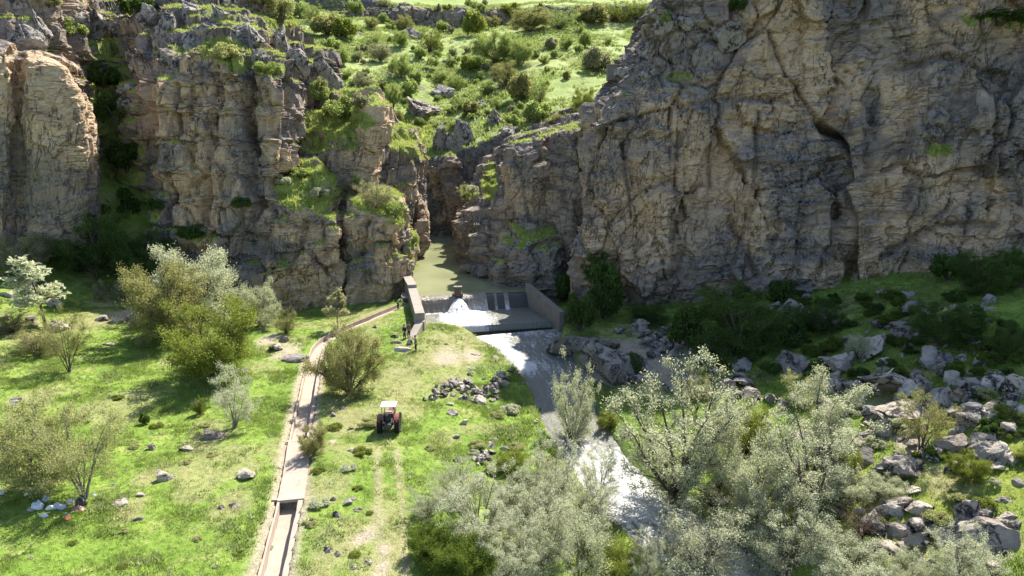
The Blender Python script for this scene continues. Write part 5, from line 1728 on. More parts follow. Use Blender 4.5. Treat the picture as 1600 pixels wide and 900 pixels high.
for a in [
    # left meadow
    (110, 582, 74, 96, 'sparse', 'olive', 'thin open shrub with a dark shadow on the left meadow'),
    (68, 516, 84, 108, 'sapling', 'willow', 'small thin-trunked tree beside pinkish boulders on the left'),
    (38, 432, 74, 60, 'bush', 'pale', 'pale dense bush at the left edge of the upper meadow'),
    (310, 505, 160, 108, 'bush', 'willow', 'broad pale bush at the back of the large bush group'),
    (262, 535, 120, 112, 'bush', 'olive', 'pale olive bush at the left of the large bush group'),
    (338, 592, 160, 112, 'bush', 'green', 'large dark green bush in front of the bush group'),
    (405, 512, 70, 66, 'bush', 'willow', 'pale bush at the right end of the large bush group'),
    (448, 521, 36, 36, 'twiggy', 'olive', 'small brownish bush at the edge of the cliff shadow'),
    (547, 616, 104, 98, 'bush', 'olive', 'round dense twiggy bush between canal and tractor'),
    (368, 668, 76, 92, 'sparse', 'silver', 'small greyish tree standing alone left of the canal'),
    (491, 712, 48, 48, 'bush', 'olive', 'small round bush beside the upper end of the covered canal'),
    (52, 768, 170, 130, 'bush', 'yellow', 'big yellowish shrub behind the rubbish heap'),
    (132, 778, 150, 150, 'sparse', 'yellow', 'wide open shrub with bare fanning stems behind the rubbish heap'),
    (157, 468, 18, 28, 'low', 'pale', 'tiny pale sapling at the shadow edge of the left meadow'),
    (215, 470, 70, 38, 'bush', 'pale', 'low pale bush left of the large bush group'),
    (312, 648, 22, 26, 'bush', 'green', 'small leafy plant at the foot of the small greyish tree'),
    (226, 662, 16, 16, 'low', 'deep', 'tiny dark bush alone on the left meadow'),
    (20, 520, 60, 30, 'twiggy', 'olive', 'low scrub among the rocks at the far left'),
    (60, 555, 80, 36, 'twiggy', 'olive', 'tangled scrub below the small thin-trunked tree'),
    (860, 200, 1, 1, None, None, None),
    # river willows
    (893, 702, 92, 132, 'open', 'willow', 'slender pale willow standing in the river bend'),
    (1055, 782, 250, 196, 'willow', 'willow', 'tallest pale willow in the middle of the river thicket'),
    (1122, 772, 90, 140, 'sparse', 'willow', 'narrower willow leaning right of the tallest one'),
    (1168, 718, 92, 84, 'bush', 'green', 'bright green round tree among pale willows'),
    (1285, 720, 120, 130, 'tall', 'willow', 'pale airy willow beside the sunlit boulders'),
    (1262, 800, 190, 160, 'willow', 'willow', 'broad pale willow right of the tallest one'),
    (1180, 820, 130, 130, 'bush', 'willow', 'pale rounded willow on the right bank of the rapids'),
    (1228, 905, 170, 130, 'open', 'silver', 'silvery grey willow at the bottom, right of the rapids'),
    (1092, 912, 180, 120, 'twiggy', 'silver', 'greyish half-bare willow over the lower rapids'),
    (868, 790, 110, 100, 'twiggy', 'silver', 'grey-green willow on the near bank above the rapids'),
    (935, 790, 80, 100, 'sparse', 'silver', 'half-transparent pale willow in front of the white rapids'),
    (712, 782, 96, 64, 'open', 'silver', 'small rounded silver willow above the lower thicket'),
    (668, 810, 60, 50, 'open', 'silver', 'low silver willow next to the tractor track'),
    (752, 850, 170, 100, 'open', 'silver', 'wide silver willow at the left of the lower thicket'),
    (850, 885, 170, 120, 'open', 'silver', 'silver willow at the bottom centre with bare stems'),
    (795, 800, 62, 46, 'twiggy', 'silver', 'small round grey willow between two larger ones'),
    (905, 915, 130, 130, 'sparse', 'willow', 'bare-stemmed willow at the lower edge left of the rapids'),
    (800, 915, 130, 90, 'open', 'silver', 'silver willow cut by the lower edge of the view'),
    (835, 815, 120, 90, 'open', 'silver', 'silver willow between the small round one and the rapids'),
    (915, 850, 110, 96, 'open', 'silver', 'silver willow leaning over the middle of the rapids'),
    (1010, 905, 90, 70, 'open', 'silver', 'low grey willow at the near edge of the lower rapids'),
    (1325, 915, 150, 62, 'bush', 'willow', 'fresh pale green willow at the bottom edge right of centre'),
    (1500, 915, 150, 92, 'open', 'silver', 'silver willow at the bottom right edge'),
    (1415, 915, 90, 44, 'bush', 'willow', 'low pale willow below the tilted slab'),
    (1440, 702, 92, 88, 'sparse', 'olive', 'thin bush growing over the sunlit outcrop'),
    (1512, 752, 60, 42, 'bush', 'green', 'small dark green bush beside the massive boulder'),
    (1090, 640, 50, 60, 'sparse', 'pale', 'pale twiggy willow behind the tallest one'),
    (1125, 655, 40, 50, 'sparse', 'willow', 'feathery willow spray at the edge of the shade'),
    (950, 672, 40, 30, 'bush', 'green', 'small green bush at the water edge under the tallest willow'),
    (1340, 560, 40, 34, 'lush', 'willow', 'tuft of pale green weeds behind the upright sunlit boulder'),
    (1250, 640, 70, 60, 'sparse', 'yellow', 'yellow-green open bush at the sunlit edge of the talus'),
    (700, 895, 90, 56, 'lush', 'lush', 'lush bright green thicket at the bottom left of the willows'),
    (665, 872, 60, 50, 'lush', 'lush', 'deep green tall weeds beside the wheel track'),
    (738, 905, 90, 60, 'lush', 'lush', 'lush green weeds under the silver willows'),
    (955, 895, 90, 40, 'lush', 'green', 'bright green weeds at the lower bend of the rapids'),
    (800, 735, 50, 30, 'lush', 'green', 'green weeds on the near bank beside the willows'),
    (1345, 840, 70, 60, 'brush', 'olive', 'heap of dead brown brush among pale rubble'),
    (935, 808, 80, 46, 'brush', 'olive', 'reddish dead brush at the edge of the rapids'),
    (1300, 868, 70, 50, 'brush', 'olive', 'dark dead brush right of the silvery willow'),
    (1385, 775, 60, 30, 'lush', 'willow', 'pale green weeds at the foot of the massive boulder'),
    (1340, 780, 80, 36, 'lush', 'willow', 'tall pale weeds left of the massive boulder'),
    (1325, 740, 40, 40, 'lush', 'green', 'yellow-green weeds beside the broad pale willow'),
]:
    if a[4] is None:
        continue
    wm = M_DEAD if a[4] == 'brush' else (M_TWIG if a[5] in ('silver', 'yellow') else None)
    nm = 'willow_tree' if 'willow' in a[6].split(' ') and a[3] > 60 else ('small_tree' if 'tree' in a[6].split(' ') else ('dead_brush' if a[4] == 'brush' else ('weed_clump' if a[4] == 'lush' else 'shrub')))
    cat = {'willow_tree': 'willow', 'small_tree': 'tree', 'dead_brush': 'brush', 'weed_clump': 'weeds'}.get(nm, 'shrub')
    shrub(*a[:7], name=nm, cat=cat, woodm=wm)
shrub(530, 520, 38, 66, 'sapling', 'pale', 'slim sunlit sapling beside the canal bend against the dark cliff foot', name='small_tree', cat='tree')

# shaded shrubs at the feet of the cliffs
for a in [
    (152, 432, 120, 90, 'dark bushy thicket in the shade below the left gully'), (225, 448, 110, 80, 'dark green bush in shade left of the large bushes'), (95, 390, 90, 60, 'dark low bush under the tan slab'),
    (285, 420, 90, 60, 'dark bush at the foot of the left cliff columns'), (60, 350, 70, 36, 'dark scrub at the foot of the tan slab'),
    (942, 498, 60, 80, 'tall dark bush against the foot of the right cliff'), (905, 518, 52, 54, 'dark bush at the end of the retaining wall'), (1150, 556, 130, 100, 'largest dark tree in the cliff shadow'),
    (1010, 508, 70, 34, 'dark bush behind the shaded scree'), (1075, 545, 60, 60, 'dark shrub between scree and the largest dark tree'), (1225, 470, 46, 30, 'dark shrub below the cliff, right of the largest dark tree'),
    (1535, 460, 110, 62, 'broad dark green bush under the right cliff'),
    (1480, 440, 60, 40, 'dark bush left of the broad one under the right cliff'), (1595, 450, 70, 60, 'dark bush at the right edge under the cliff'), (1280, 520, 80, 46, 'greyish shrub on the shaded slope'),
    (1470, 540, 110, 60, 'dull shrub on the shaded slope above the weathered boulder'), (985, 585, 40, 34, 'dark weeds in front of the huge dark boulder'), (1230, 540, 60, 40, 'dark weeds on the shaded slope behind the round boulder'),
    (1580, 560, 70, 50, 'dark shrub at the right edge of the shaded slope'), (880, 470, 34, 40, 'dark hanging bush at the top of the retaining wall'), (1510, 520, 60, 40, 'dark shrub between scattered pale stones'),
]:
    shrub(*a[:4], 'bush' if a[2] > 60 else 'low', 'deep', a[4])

# bushes of the far hillside
HB = [(490, 36, 44, 30), (512, 56, 54, 36), (538, 60, 48, 32), (556, 26, 30, 26), (470, 30, 36, 30), (599, 36, 20, 16), (632, 48, 36, 26), (672, 82, 52, 42), (626, 74, 32, 28), (595, 98, 44, 32), (626, 122, 46, 40), (692, 50, 24, 18),
      (742, 56, 50, 38), (775, 100, 88, 56), (812, 104, 50, 44), (790, 136, 58, 42), (814, 158, 52, 46), (843, 164, 40, 40), (840, 190, 50, 34), (614, 168, 34, 40), (640, 152, 30, 30), (717, 172, 28, 24), (568, 142, 38, 32),
      (828, 50, 84, 38), (874, 46, 72, 36), (925, 38, 62, 32), (970, 36, 76, 36), (862, 76, 26, 18), (886, 78, 30, 28), (914, 74, 26, 26), (932, 114, 56, 42), (912, 178, 50, 46), (885, 124, 16, 14), (735, 112, 38, 26), (712, 140, 34, 24), (657, 92, 24, 20),
      (585, 70, 26, 20), (560, 96, 24, 18), (530, 100, 40, 26), (650, 130, 24, 20), (760, 150, 30, 24), (690, 128, 26, 18), (735, 180, 30, 24), (775, 172, 26, 22), (800, 196, 26, 18), (870, 196, 30, 20), (950, 70, 18, 14), (770, 44, 26, 20),
      (700, 20, 20, 14), (740, 14, 24, 14), (600, 12, 24, 16), (580, 46, 24, 20), (660, 40, 22, 18), (540, 124, 30, 20), (520, 84, 34, 28), (600, 140, 20, 14), (680, 104, 20, 14), (905, 52, 24, 18), (790, 74, 24, 16), (850, 100, 20, 14), (655, 196, 20, 14), (620, 190, 26, 18), (800, 30, 40, 26), (1000, 24, 44, 26), (1030, 40, 26, 20)]
special = {(775, 100): 'largest rounded bush in the middle of the far hillside', (672, 82): 'round bush just left of the largest hillside bush', (932, 114): 'grey-brown bush beside the pale block at the right rim',
           (912, 178): 'bright bush tucked against the edge of the right cliff', (626, 122): 'round bush with a dark foot on the open left part of the slope', (790, 136): 'dark green bush below the largest hillside bush',
           (742, 56): 'dark bush hanging over the rock ledge of the far plateau', (970, 36): 'bush at the right end of the belt on the plateau edge', (828, 50): 'bush at the left end of the belt on the plateau edge',
           (614, 168): 'tallish bush above the yellow-green glade', (512, 56): 'bush beside the top of the left cliff'}
hr = random.Random(44)


def hill_words(u, v):
    col = 'beside the left cliff' if u < 560 else 'left of the middle' if u < 660 else 'above the gorge' if u < 760 else 'right of the middle' if u < 860 else 'beside the right cliff'
    row = 'on the plateau edge' if v < 40 else 'high on the slope' if v < 85 else 'half way up the slope' if v < 135 else 'low on the slope'
    return row + ' ' + col
HILL_B = []
for (u, v, w, h) in HB:
    p = hill_hit(u, v)
    grey = (u, v) in ((932, 114), (862, 76), (595, 98), (560, 96), (568, 142))
    lab = special.get((u, v), ('broad' if w > 46 else 'rounded' if w > 32 else 'small') + (' greyish' if grey else ' green') + ' bush ' + hill_words(u, v) + ', far hillside')
    o_ = shrub(u, v, w, h, hr.choice(['hill', 'hill', 'bush', 'twiggy']), 'hillgrey' if grey else hr.choice(['hill', 'hill', 'green', 'olive']), lab, name='hillside_bush', cat='bush', group='bushes on the far hillside', at=p)
    HILL_B.append((o_, u))
for i in range(170):
    u, v = hr.uniform(455, 1010), hr.uniform(8, 205)
    if v > 120 and u > 860 or v > 60 and u > 930:
        continue
    p = hill_hit(u, v)
    if p[1] > 330:
        continue
    s_ = hr.uniform(6, 15)
    o_ = shrub(u, v, s_ * 1.25, s_, 'low', hr.choice(['hill', 'hill', 'hillgrey']), 'tiny low ' + ('bush' if s_ < 12 else 'scrubby bush') + ' ' + hill_words(u, v) + ', far hillside', name='hillside_bush', cat='bush', group='tiny bushes dotted over the far hillside', at=p)
    HILL_B.append((o_, u))

# bushes that look alike are told apart by their order from left to right
ORD = ['leftmost', 'second from left', 'third from left', 'fourth from left', 'fifth from left', 'sixth from left', 'seventh from left', 'eighth from left', 'ninth from left', 'tenth from left', 'eleventh from left', 'twelfth from left', 'thirteenth from left', 'fourteenth from left', 'fifteenth from left', 'sixteenth from left']
_by = {}
for o_, u in HILL_B:
    _by.setdefault(o_['label'], []).append((u, o_))
for lab, L in _by.items():
    if len(L) > 1:
        L.sort(key=lambda t: t[0])
        for i, (u, o_) in enumerate(L):
            w_ = ORD[i] if i < len(ORD) - 2 or i != len(L) - 1 else 'rightmost'
            o_['label'] = w_ + ' ' + lab.replace(', far hillside', '')
            if i == len(L) - 1:
                o_['label'] = 'rightmost ' + lab.replace(', far hillside', '')

# bushes on ledges of the cliffs
for a in [
    (590, 322, 60, 40, 'twiggy', 'pale', 'pale twiggy bush on the head of the front buttress'), (622, 335, 30, 22, 'low', 'hill', 'small green bush at the edge of the front buttress'),
    (722, 308, 26, 24, 'sparse', 'yellow', 'yellow-green bush on the sloping bare slab'), (768, 285, 12, 10, 'low', 'hill', 'small bush in a cleft of the bare slab'),
    (1046, 40, 20, 16, 'low', 'hill', 'small green bush on the crest of the right cliff'), (440, 285, 28, 14, 'low', 'willow', 'rounded bush on the left side of the grassy buttress head'), (505, 305, 30, 16, 'low', 'willow', 'pale bush on the right side of the grassy buttress head'),
    (470, 272, 30, 14, 'low', 'hill', 'low bush at the back of the grassy buttress head'), (530, 180, 50, 30, 'low', 'hill', 'leafy bush on the grassy shoulder above the columns'), (498, 165, 36, 30, 'low', 'hill', 'bush on the left of the grassy shoulder'), (560, 165, 36, 22, 'low', 'hillgrey', 'greyish bush on the column top'),
    (350, 90, 44, 24, 'low', 'yellow', 'sunlit yellow-green scrub on the high left ledge'), (420, 112, 34, 18, 'low', 'hill', 'scrub on the ledge right of the high left one'), (445, 35, 46, 40, 'low', 'yellow', 'bright bush at the top of the left cliff'), (410, 12, 40, 24, 'low', 'yellow', 'bright bush on the left cliff crest at the upper edge'),
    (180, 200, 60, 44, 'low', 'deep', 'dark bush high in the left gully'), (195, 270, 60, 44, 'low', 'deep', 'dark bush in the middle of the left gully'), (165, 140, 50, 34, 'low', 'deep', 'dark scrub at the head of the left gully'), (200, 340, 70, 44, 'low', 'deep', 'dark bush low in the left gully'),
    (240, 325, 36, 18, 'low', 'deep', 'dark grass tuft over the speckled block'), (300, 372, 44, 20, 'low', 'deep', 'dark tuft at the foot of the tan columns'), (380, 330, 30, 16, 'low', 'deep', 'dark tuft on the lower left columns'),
    (505, 145, 20, 26, 'low', 'yellow', 'sunlit bush in the notch beside the dark block'), (650, 378, 18, 18, 'low', 'hill', 'little bush on the outcrop at the pool edge'), (735, 300, 18, 14, 'low', 'willow', 'pale tuft beside the yellow-green bush on the slab'),
    (220, 20, 60, 26, 'low', 'deep', 'dark scrub among the blocks at the top left'), (110, 60, 40, 24, 'low', 'hill', 'scrub behind the top of the tan slab'), (80, 10, 40, 20, 'low', 'yellow', 'bright tuft at the upper left edge'), (1560, 38, 90, 22, 'low', 'deep', 'dark scrub on the high ledge of the right cliff'), (1150, 20, 30, 20, 'low', 'deep', 'dark tuft high on the right cliff'),
    (560, 300, 40, 20, 'twiggy', 'olive', 'brownish bush behind the front buttress head'), (930, 440, 50, 46, 'bush', 'deep', 'dark climbing bush on the foot of the right cliff'),
]:
    p = cliff_hit(a[0], a[1])
    if p:
        shrub(*a[:7], name='ledge_bush', cat='bush', at=p)

wq = random.Random(12)
for lab, grp, n, box, lf in [
    ('dark weed clump added to deepen shade between boulders of the shaded field', 'weeds added to deepen the shaded field', 110, (1100, 460, 1590, 600), ['deep', 'lush']),  # dark clumps added so the slope in shade looks deeper
    ('yellow-green weed clump on the sunlit right slope', 'weeds of the sunlit right slope', 26, (1300, 590, 1590, 860), ['yellow', 'green', 'willow']),
    ('dark weed clump among the dense boulders at the right', 'weeds of the dense boulder field', 16, (1450, 600, 1598, 720), ['deep', 'green']),
    ('leafy weed clump on the left meadow', 'weeds of the left meadow', 34, (10, 600, 430, 890), ['yellow', 'green', 'willow']),
    ('weed clump in the rough strip between canal and track', 'weeds of the rough strip', 12, (480, 620, 580, 890), ['green', 'yellow', 'willow']),
    ('green weed clump near the river bank', 'weeds of the near bank', 10, (640, 640, 830, 780), ['yellow', 'willow'])]:
    for i in range(n):
        w = wq.uniform(10, 30) if 'meadow' not in lab else wq.uniform(7, 16)
        uw, vw = wq.uniform(box[0], box[2]), wq.uniform(box[1], box[3])
        shrub(uw, vw, w * 1.3, w * (.35 if 'yellow' in lf and 'sunlit' not in lab else .6), 'low', wq.choice(lf), lab + part_words(uw, vw, box), name='weed_clump', cat='weeds', group=grp)
# ------------------------------------------------------------------ tractor on the track, seen from behind
M_RED = flat_mat('faded_red_paint', (.17, .052, .042), .45, .4, var=.2, scale=4)
M_TYRE = flat_mat('black_rubber', (.022, .021, .02), .85, .2, var=.3, scale=8)
M_RIM = flat_mat('dusty_rim_paint', (.38, .30, .24), .6, .3)
M_IRON = flat_mat('dark_iron', (.05, .048, .045), .55, .4, var=.3)
M_ROOF = flat_mat('white_sheet_metal', (.78, .78, .76), .5, .3, var=.04)
M_GREY = flat_mat('grey_steel', (.18, .18, .18), .55, .4)
M_SEAT = flat_mat('black_vinyl', (.03, .028, .028), .6, .3)
M_PINK = flat_mat('pale_pink_cloth', (.60, .42, .36), .95, .1)

tp = hit(605, 684)
tr = thing('tractor', (tp[0], tp[1] + 1.0, tp[2]), 'small old red tractor with a flat white canopy parked on the grass track', 'tractor', rz=.03)


def wheel(name, x, y, r, w, parent):
    Mx = Matrix.Translation((x, y, r)) @ Matrix.Rotation(math.pi / 2, 4, 'Y')
    t = MB()
    t.lathe([(r * .58, -w * .42), (r * .86, -w * .5), (r * .97, -w * .42), (r, -w * .2), (r, w * .2), (r * .97, w * .42), (r * .86, w * .5), (r * .58, w * .42)], Mx, 28)
    n = 22
    for i in range(n):                                   # lugs
        a = 2 * math.pi * i / n
        for s_ in (-1, 1):
            aa = a + s_ * .07
            t.box((x + s_ * w * .23, y + math.cos(aa) * r * 1.0, r + math.sin(aa) * r * 1.0), (w * .48, .07, .06), rx=aa, rz=0)
    o = t.build(name, M_TYRE, parent)
    MB().lathe([(.06, -w * .30), (r * .52, -w * .34), (r * .6, -w * .43), (r * .6, w * .43), (r * .52, w * .34), (.06, w * .30)], Mx, 24).build('rim', M_RIM, o)
    MB().lathe([(.10, -w * .44), (.10, w * .44)], Mx, 12).build('hub', M_IRON, o)
    return o


for sx in (-1, 1):
    wheel('rear_wheel', sx * .70, 0, .72, .40, tr)
    wheel('front_wheel', sx * .62, 2.05, .40, .22, tr)
    # mudguard: a curved plate over the rear wheel
    g = MB()
    n = 9
    vs_ = []
    for i in range(n):
        a = rad(50 + 85 * i / (n - 1))
        for x in (sx * .50, sx * .86):
            for rr_ in (.80, .83):
                vs_.append((x, math.cos(a) * rr_, .72 + math.sin(a) * rr_))
    fs = []
    for i in range(n - 1):
        b = i * 4
        c = b + 4
        fs += [(b, c, c + 2, b + 2), (b + 1, b + 3, c + 3, c + 1), (b, b + 1, c + 1, c), (b + 2, c + 2, c + 3, b + 3)]
    fs += [(0, 2, 3, 1), ((n - 1) * 4, (n - 1) * 4 + 1, (n - 1) * 4 + 3, (n - 1) * 4 + 2)]
    g.add(vs_, fs)
    g.build('mudguard', M_RED, tr)
    MB().box((sx * .70, -.62, 1.20), (.16, .08, .12)).build('rear_lamp', flat_mat('red_lens', (.5, .03, .02), .3, .5), tr, bevel=.015)
MB().box((0, .1, .75), (.5, .9, .5)).box((0, -.25, .62), (.36, .3, .36)).build('gearbox', M_IRON, tr, bevel=.05)
MB().tube([(-.55, 0, .72), (.55, 0, .72)], .12, 10).build('rear_axle', M_IRON, tr)
MB().box((0, 2.0, .42), (1.15, .14, .14)).build('front_axle', M_IRON, tr, bevel=.02)
hood = MB().box((0, 1.55, 1.05), (.56, 1.5, .55), taper=.86).box((0, 1.55, .68), (.42, 1.45, .3)).build('hood', M_RED, tr, bevel=.06)
MB().box((0, 2.33, 1.02), (.46, .06, .5)).build('grille', M_IRON, hood, bevel=.02)
MB().tube([(.16, 1.6, 1.3), (.16, 1.6, 2.0)], .035, 8).build('exhaust', M_IRON, tr)
st = MB().box((0, -.05, 1.05), (.48, .42, .12)).build('seat', M_SEAT, tr, bevel=.04)
MB().box((0, -.28, 1.32), (.48, .1, .45), rx=-.12).build('seat_back', M_SEAT, st, bevel=.04)
MB().box((0, .25, 1.62), (.62, .5, .04), rx=.1).build('seat_cover', M_PINK, tr, bevel=.015)
mb = MB()
for i in range(18):
    a, b = 2 * math.pi * i / 18, 2 * math.pi * (i + 1) / 18
    mb.tube([(.19 * math.cos(a), .62 + .15 * math.sin(a), 1.5 + .1 * math.sin(a)), (.19 * math.cos(b), .62 + .15 * math.sin(b), 1.5 + .1 * math.sin(b))], .018, 5)
mb.build('steering_wheel', M_SEAT, tr)
MB().tube([(0, .62, 1.5), (0, .95, 1.15)], .025, 6).build('steering_column', M_IRON, tr)
for sx in (-1, 1):
    MB().tube([(sx * .46, -.30, .95), (sx * .50, -.28, 2.28)], .03, 6).build('canopy_post', M_GREY, tr)
    MB().tube([(sx * .40, .70, 1.1), (sx * .48, .76, 2.28)], .03, 6).build('canopy_post', M_GREY, tr)
MB().box((0, .25, 2.32), (1.22, 1.15, .06)).build('canopy', M_ROOF, tr, bevel=.03)
MB().box((0, -.72, .82), (.56, .34, .42)).build('tool_box', M_IRON, tr, bevel=.03)
for sx in (-1, 1):
    MB().tube([(sx * .3, -.3, .45), (sx * .36, -1.05, .42)], .03, 6).build('lift_arm', M_IRON, tr)
MB().tube([(.48, -.45, .55), (.50, -.55, 1.0)], .05, 6).build('white_canister', M_ROOF, tr)

# ------------------------------------------------------------------ people by the wall
M_SKIN = flat_mat('skin', (.42, .25, .17), .6, .3, var=.06)
M_HAIR = flat_mat('dark_hair', (.02, .016, .013), .7, .3)


def skin_mesh(name, verts, edges, radii, mat, parent, root=0):
    me = bpy.data.meshes.new(name)
    me.from_pydata(verts, edges, [])
    o = link(name, me, mat, parent)
    m = o.modifiers.new('skin', 'SKIN')
    m.use_smooth_shade = True
    for i, r_ in enumerate(radii):
        me.skin_vertices[0].data[i].radius = r_ if isinstance(r_, tuple) else (r_, r_)
    me.skin_vertices[0].data[root].use_root = True
    s_ = o.modifiers.new('sub', 'SUBSURF')
    s_.levels = s_.render_levels = 2
    return o


def person(loc, rz, label, top_c, trouser_c, pose='stand', H=1.72, hair=M_HAIR):
    t = thing('person', loc, label, 'person', rz=rz)
    k = H / 1.72
    if pose == 'sit':
        hip, knees, feet = (0, 0, .50), [(-.12, .42, .50), (.12, .44, .50)], [(-.12, .48, .07), (.13, .46, .07)]
        lean = .10
    elif pose == 'bend':
        hip, knees, feet = (0, -.08, .88), [(-.11, .04, .50), (.11, .02, .50)], [(-.12, -.02, .07), (.12, -.04, .07)]
        lean = .55
    else:
        hip, knees, feet = (0, 0, .92), [(-.10, .03, .50), (.11, .02, .50)], [(-.11, -.01, .07), (.13, .0, .07)]
        lean = .03
    hx_, hy_, hz_ = hip
    ch = (0, hy_ + lean * .6, hz_ + .36 - lean * .18)
    nk = (0, hy_ + lean * .95, hz_ + .56 - lean * .32)
    hd = (0, hy_ + lean * 1.12 + .02, hz_ + .70 - lean * .36)
    hd2 = (0, hd[1] + .01, hd[2] + .10)
    sh = [(s_ * .19, nk[1] - .01, nk[2] - .06) for s_ in (-1, 1)]
    if pose == 'bend':
        el = [(s_ * .23, nk[1] + .14, nk[2] - .30) for s_ in (-1, 1)]
        ha = [(s_ * .14, nk[1] + .30, nk[2] - .50) for s_ in (-1, 1)]
    elif pose == 'sit':
        el = [(s_ * .25, nk[1] + .06, nk[2] - .32) for s_ in (-1, 1)]
        ha = [(s_ * .14, nk[1] + .28, nk[2] - .40) for s_ in (-1, 1)]
    else:
        el = [(s_ * .25, nk[1] - .03, nk[2] - .34) for s_ in (-1, 1)]
        ha = [(s_ * .24, nk[1] + .07, nk[2] - .58) for s_ in (-1, 1)]
    sc = lambda L: [tuple(c * k for c in p_) for p_ in L]
    # body: one continuous surface
    vb = [hip, ch, nk, hd, hd2] + sh + el + ha + knees + feet + [(f[0], f[1] + .14, .04) for f in feet]
    eb = [(0, 1), (1, 2), (2, 3), (3, 4), (2, 5), (2, 6), (5, 7), (6, 8), (7, 9), (8, 10), (0, 11), (0, 12), (11, 13), (12, 14), (13, 15), (14, 16)]
    rb = [(.15, .11), (.15, .10), (.055, .055), (.082, .095), (.07, .085), (.06, .06), (.06, .06), (.043, .043), (.043, .043), (.033, .033), (.033, .033), (.06, .06), (.06, .06), (.042, .042), (.042, .042), (.04, .03), (.04, .03)]
    body = skin_mesh('body', sc(vb), eb, [tuple(c * k for c in r_) for r_ in rb], M_SKIN, t)
    # hands: palm and five fingers, relaxed
    for s_, h_ in ((-1, ha[0]), (1, ha[1])):
        hm = MB()
        hm.tube([h_, (h_[0], h_[1] + .02, h_[2] - .07)], [.028, .036], 6)
        for f in range(4):
            fx = (f - 1.5) * .018
            L = (.065, .075, .07, .055)[f]
            b0 = (h_[0] + fx, h_[1] + .02, h_[2] - .07)
            hm.tube([b0, (b0[0], b0[1] + .012, b0[2] - L * .55), (b0[0], b0[1] + .032, b0[2] - L)], [.009, .008, .007], 5)
        hm.tube([(h_[0] - s_ * .03, h_[1] + .02, h_[2] - .02), (h_[0] - s_ * .05, h_[1] + .045, h_[2] - .05), (h_[0] - s_ * .045, h_[1] + .055, h_[2] - .08)], [.011, .009, .008], 5)
        for i in range(len(hm.v)):
            hm.v[i] = tuple(c * k for c in hm.v[i])
        hm.build('hand', M_SKIN, t, smooth=True)
    # clothes follow the body
    mt = flat_mat('shirt_cloth', top_c, .95, .1, var=.2, scale=8)
    ml = flat_mat('trouser_cloth', trouser_c, .95, .1, var=.2, scale=8)
    vt = [(hip[0], hip[1], hip[2] - .04), ch, (nk[0], nk[1] - .01, nk[2] - .05)] + sh + el + [tuple(np.array(e) * .45 + np.array(h_) * .55) for e, h_ in zip(el, ha)]
    et = [(0, 1), (1, 2), (2, 3), (2, 4), (3, 5), (4, 6), (5, 7), (6, 8)]
    skin_mesh('shirt', sc(vt), et, [tuple(c * k for c in r_) for r_ in [(.175, .135), (.175, .125), (.085, .08), (.078, .078), (.078, .078), (.06, .06), (.06, .06), (.05, .05), (.05, .05)]], mt, t)
    vl = [(hip[0], hip[1], hip[2] + .04)] + knees + [(f[0], f[1], .13) for f in feet]
    skin_mesh('trousers', sc(vl), [(0, 1), (0, 2), (1, 3), (2, 4)], [tuple(c * k for c in r_) for r_ in [(.165, .135), (.082, .082), (.082, .082), (.062, .062), (.062, .062)]], ml, t)
    hb = MB()
    Mh = Matrix.Translation(Vector((0, hd2[1] - .02, hd2[2] - .02)) * k)
    hb.lathe([(.001, .125 * k), (.06 * k, .11 * k), (.095 * k, .06 * k), (.104 * k, 0), (.09 * k, -.04 * k)], Mh, 12)
    hb.build('hair', hair, t, smooth=True)
    for s_ in (-1, 1):
        MB().box(((s_ * .035) * k, (hd[1] + .095) * k, (hd[2] + .05) * k), (.02 * k, .012 * k, .012 * k)).build('eye', M_HAIR, t)
        MB().box(((s_ * .085) * k, (hd[1] + .0) * k, (hd[2] + .03) * k), (.018 * k, .03 * k, .05 * k)).build('ear', M_SKIN, t, bevel=.004)
    nb = MB()
    nb.box((0, (hd[1] + .105) * k, (hd[2] + .02) * k), (.022 * k, .03 * k, .045 * k), taper=.6)
    nb.build('nose', M_SKIN, t)
    MB().box((0, (hd[1] + .096) * k, (hd[2] - .03) * k), (.045 * k, .012 * k, .01 * k)).build('mouth', M_RED, t)
    for s_, f in zip((-1, 1), feet):
        MB().box((f[0] * k, (f[1] + .06) * k, .045 * k), (.10 * k, .27 * k, .09 * k), taper=.8).build('shoe', M_SEAT, t, bevel=.02)
    return t


pp = PZ(622, 482, .95)
person((pp[0], pp[1], .92), -.9, 'person in a pale olive top bending over the canal inlet', (.34, .36, .20), (.03, .03, .035), 'bend')
pp = hit(632.5, 530)
person(pp, 2.6, 'person in a dark navy top standing by the low end of the wall', (.03, .04, .075), (.03, .03, .04), 'stand', 1.68)
pp = hit(639, 527)
person(pp, -2.4, 'person in a mauve brown top beside the one in navy', (.20, .13, .12), (.05, .06, .09), 'stand', 1.74)
pp = hit(650, 549)
person(pp, 2.0, 'person in a grey top and black trousers at the foot of the wall', (.16, .16, .16), (.015, .015, .018), 'stand', 1.76)

# ------------------------------------------------------------------ rubbish heap under the yellowish shrubs
def bag(u, v, w, h, c, label, seed, name='rubbish_bag', cat='bag'):
    p = hit(u, v)
    k = ppm(p)
    me = stone_mesh(seed, 3, .22, 3)
    V = np.zeros(len(me.vertices) * 3, np.float32)
    me.vertices.foreach_get('co', V)
    V = V.reshape(-1, 3)
    V *= (1 + .10 * pn(V[:, 0] * 5, V[:, 1] * 5, V[:, 2] * 3, seed))[:, None]
    V[:, :2] *= (1 - .35 * sst(.3, 1.2, V[:, 2]))[:, None]
    me.vertices.foreach_set('co', V.ravel())
    me.materials.append(flat_mat('plastic_' + str(seed), c, .4, .4, var=.12))
    o = link(name, me, loc=p, label=label, category=cat, group='rubbish heap under the shrubs')
    o.scale = (w / k * .42, w / k * .36, h / k * .45)
    return o


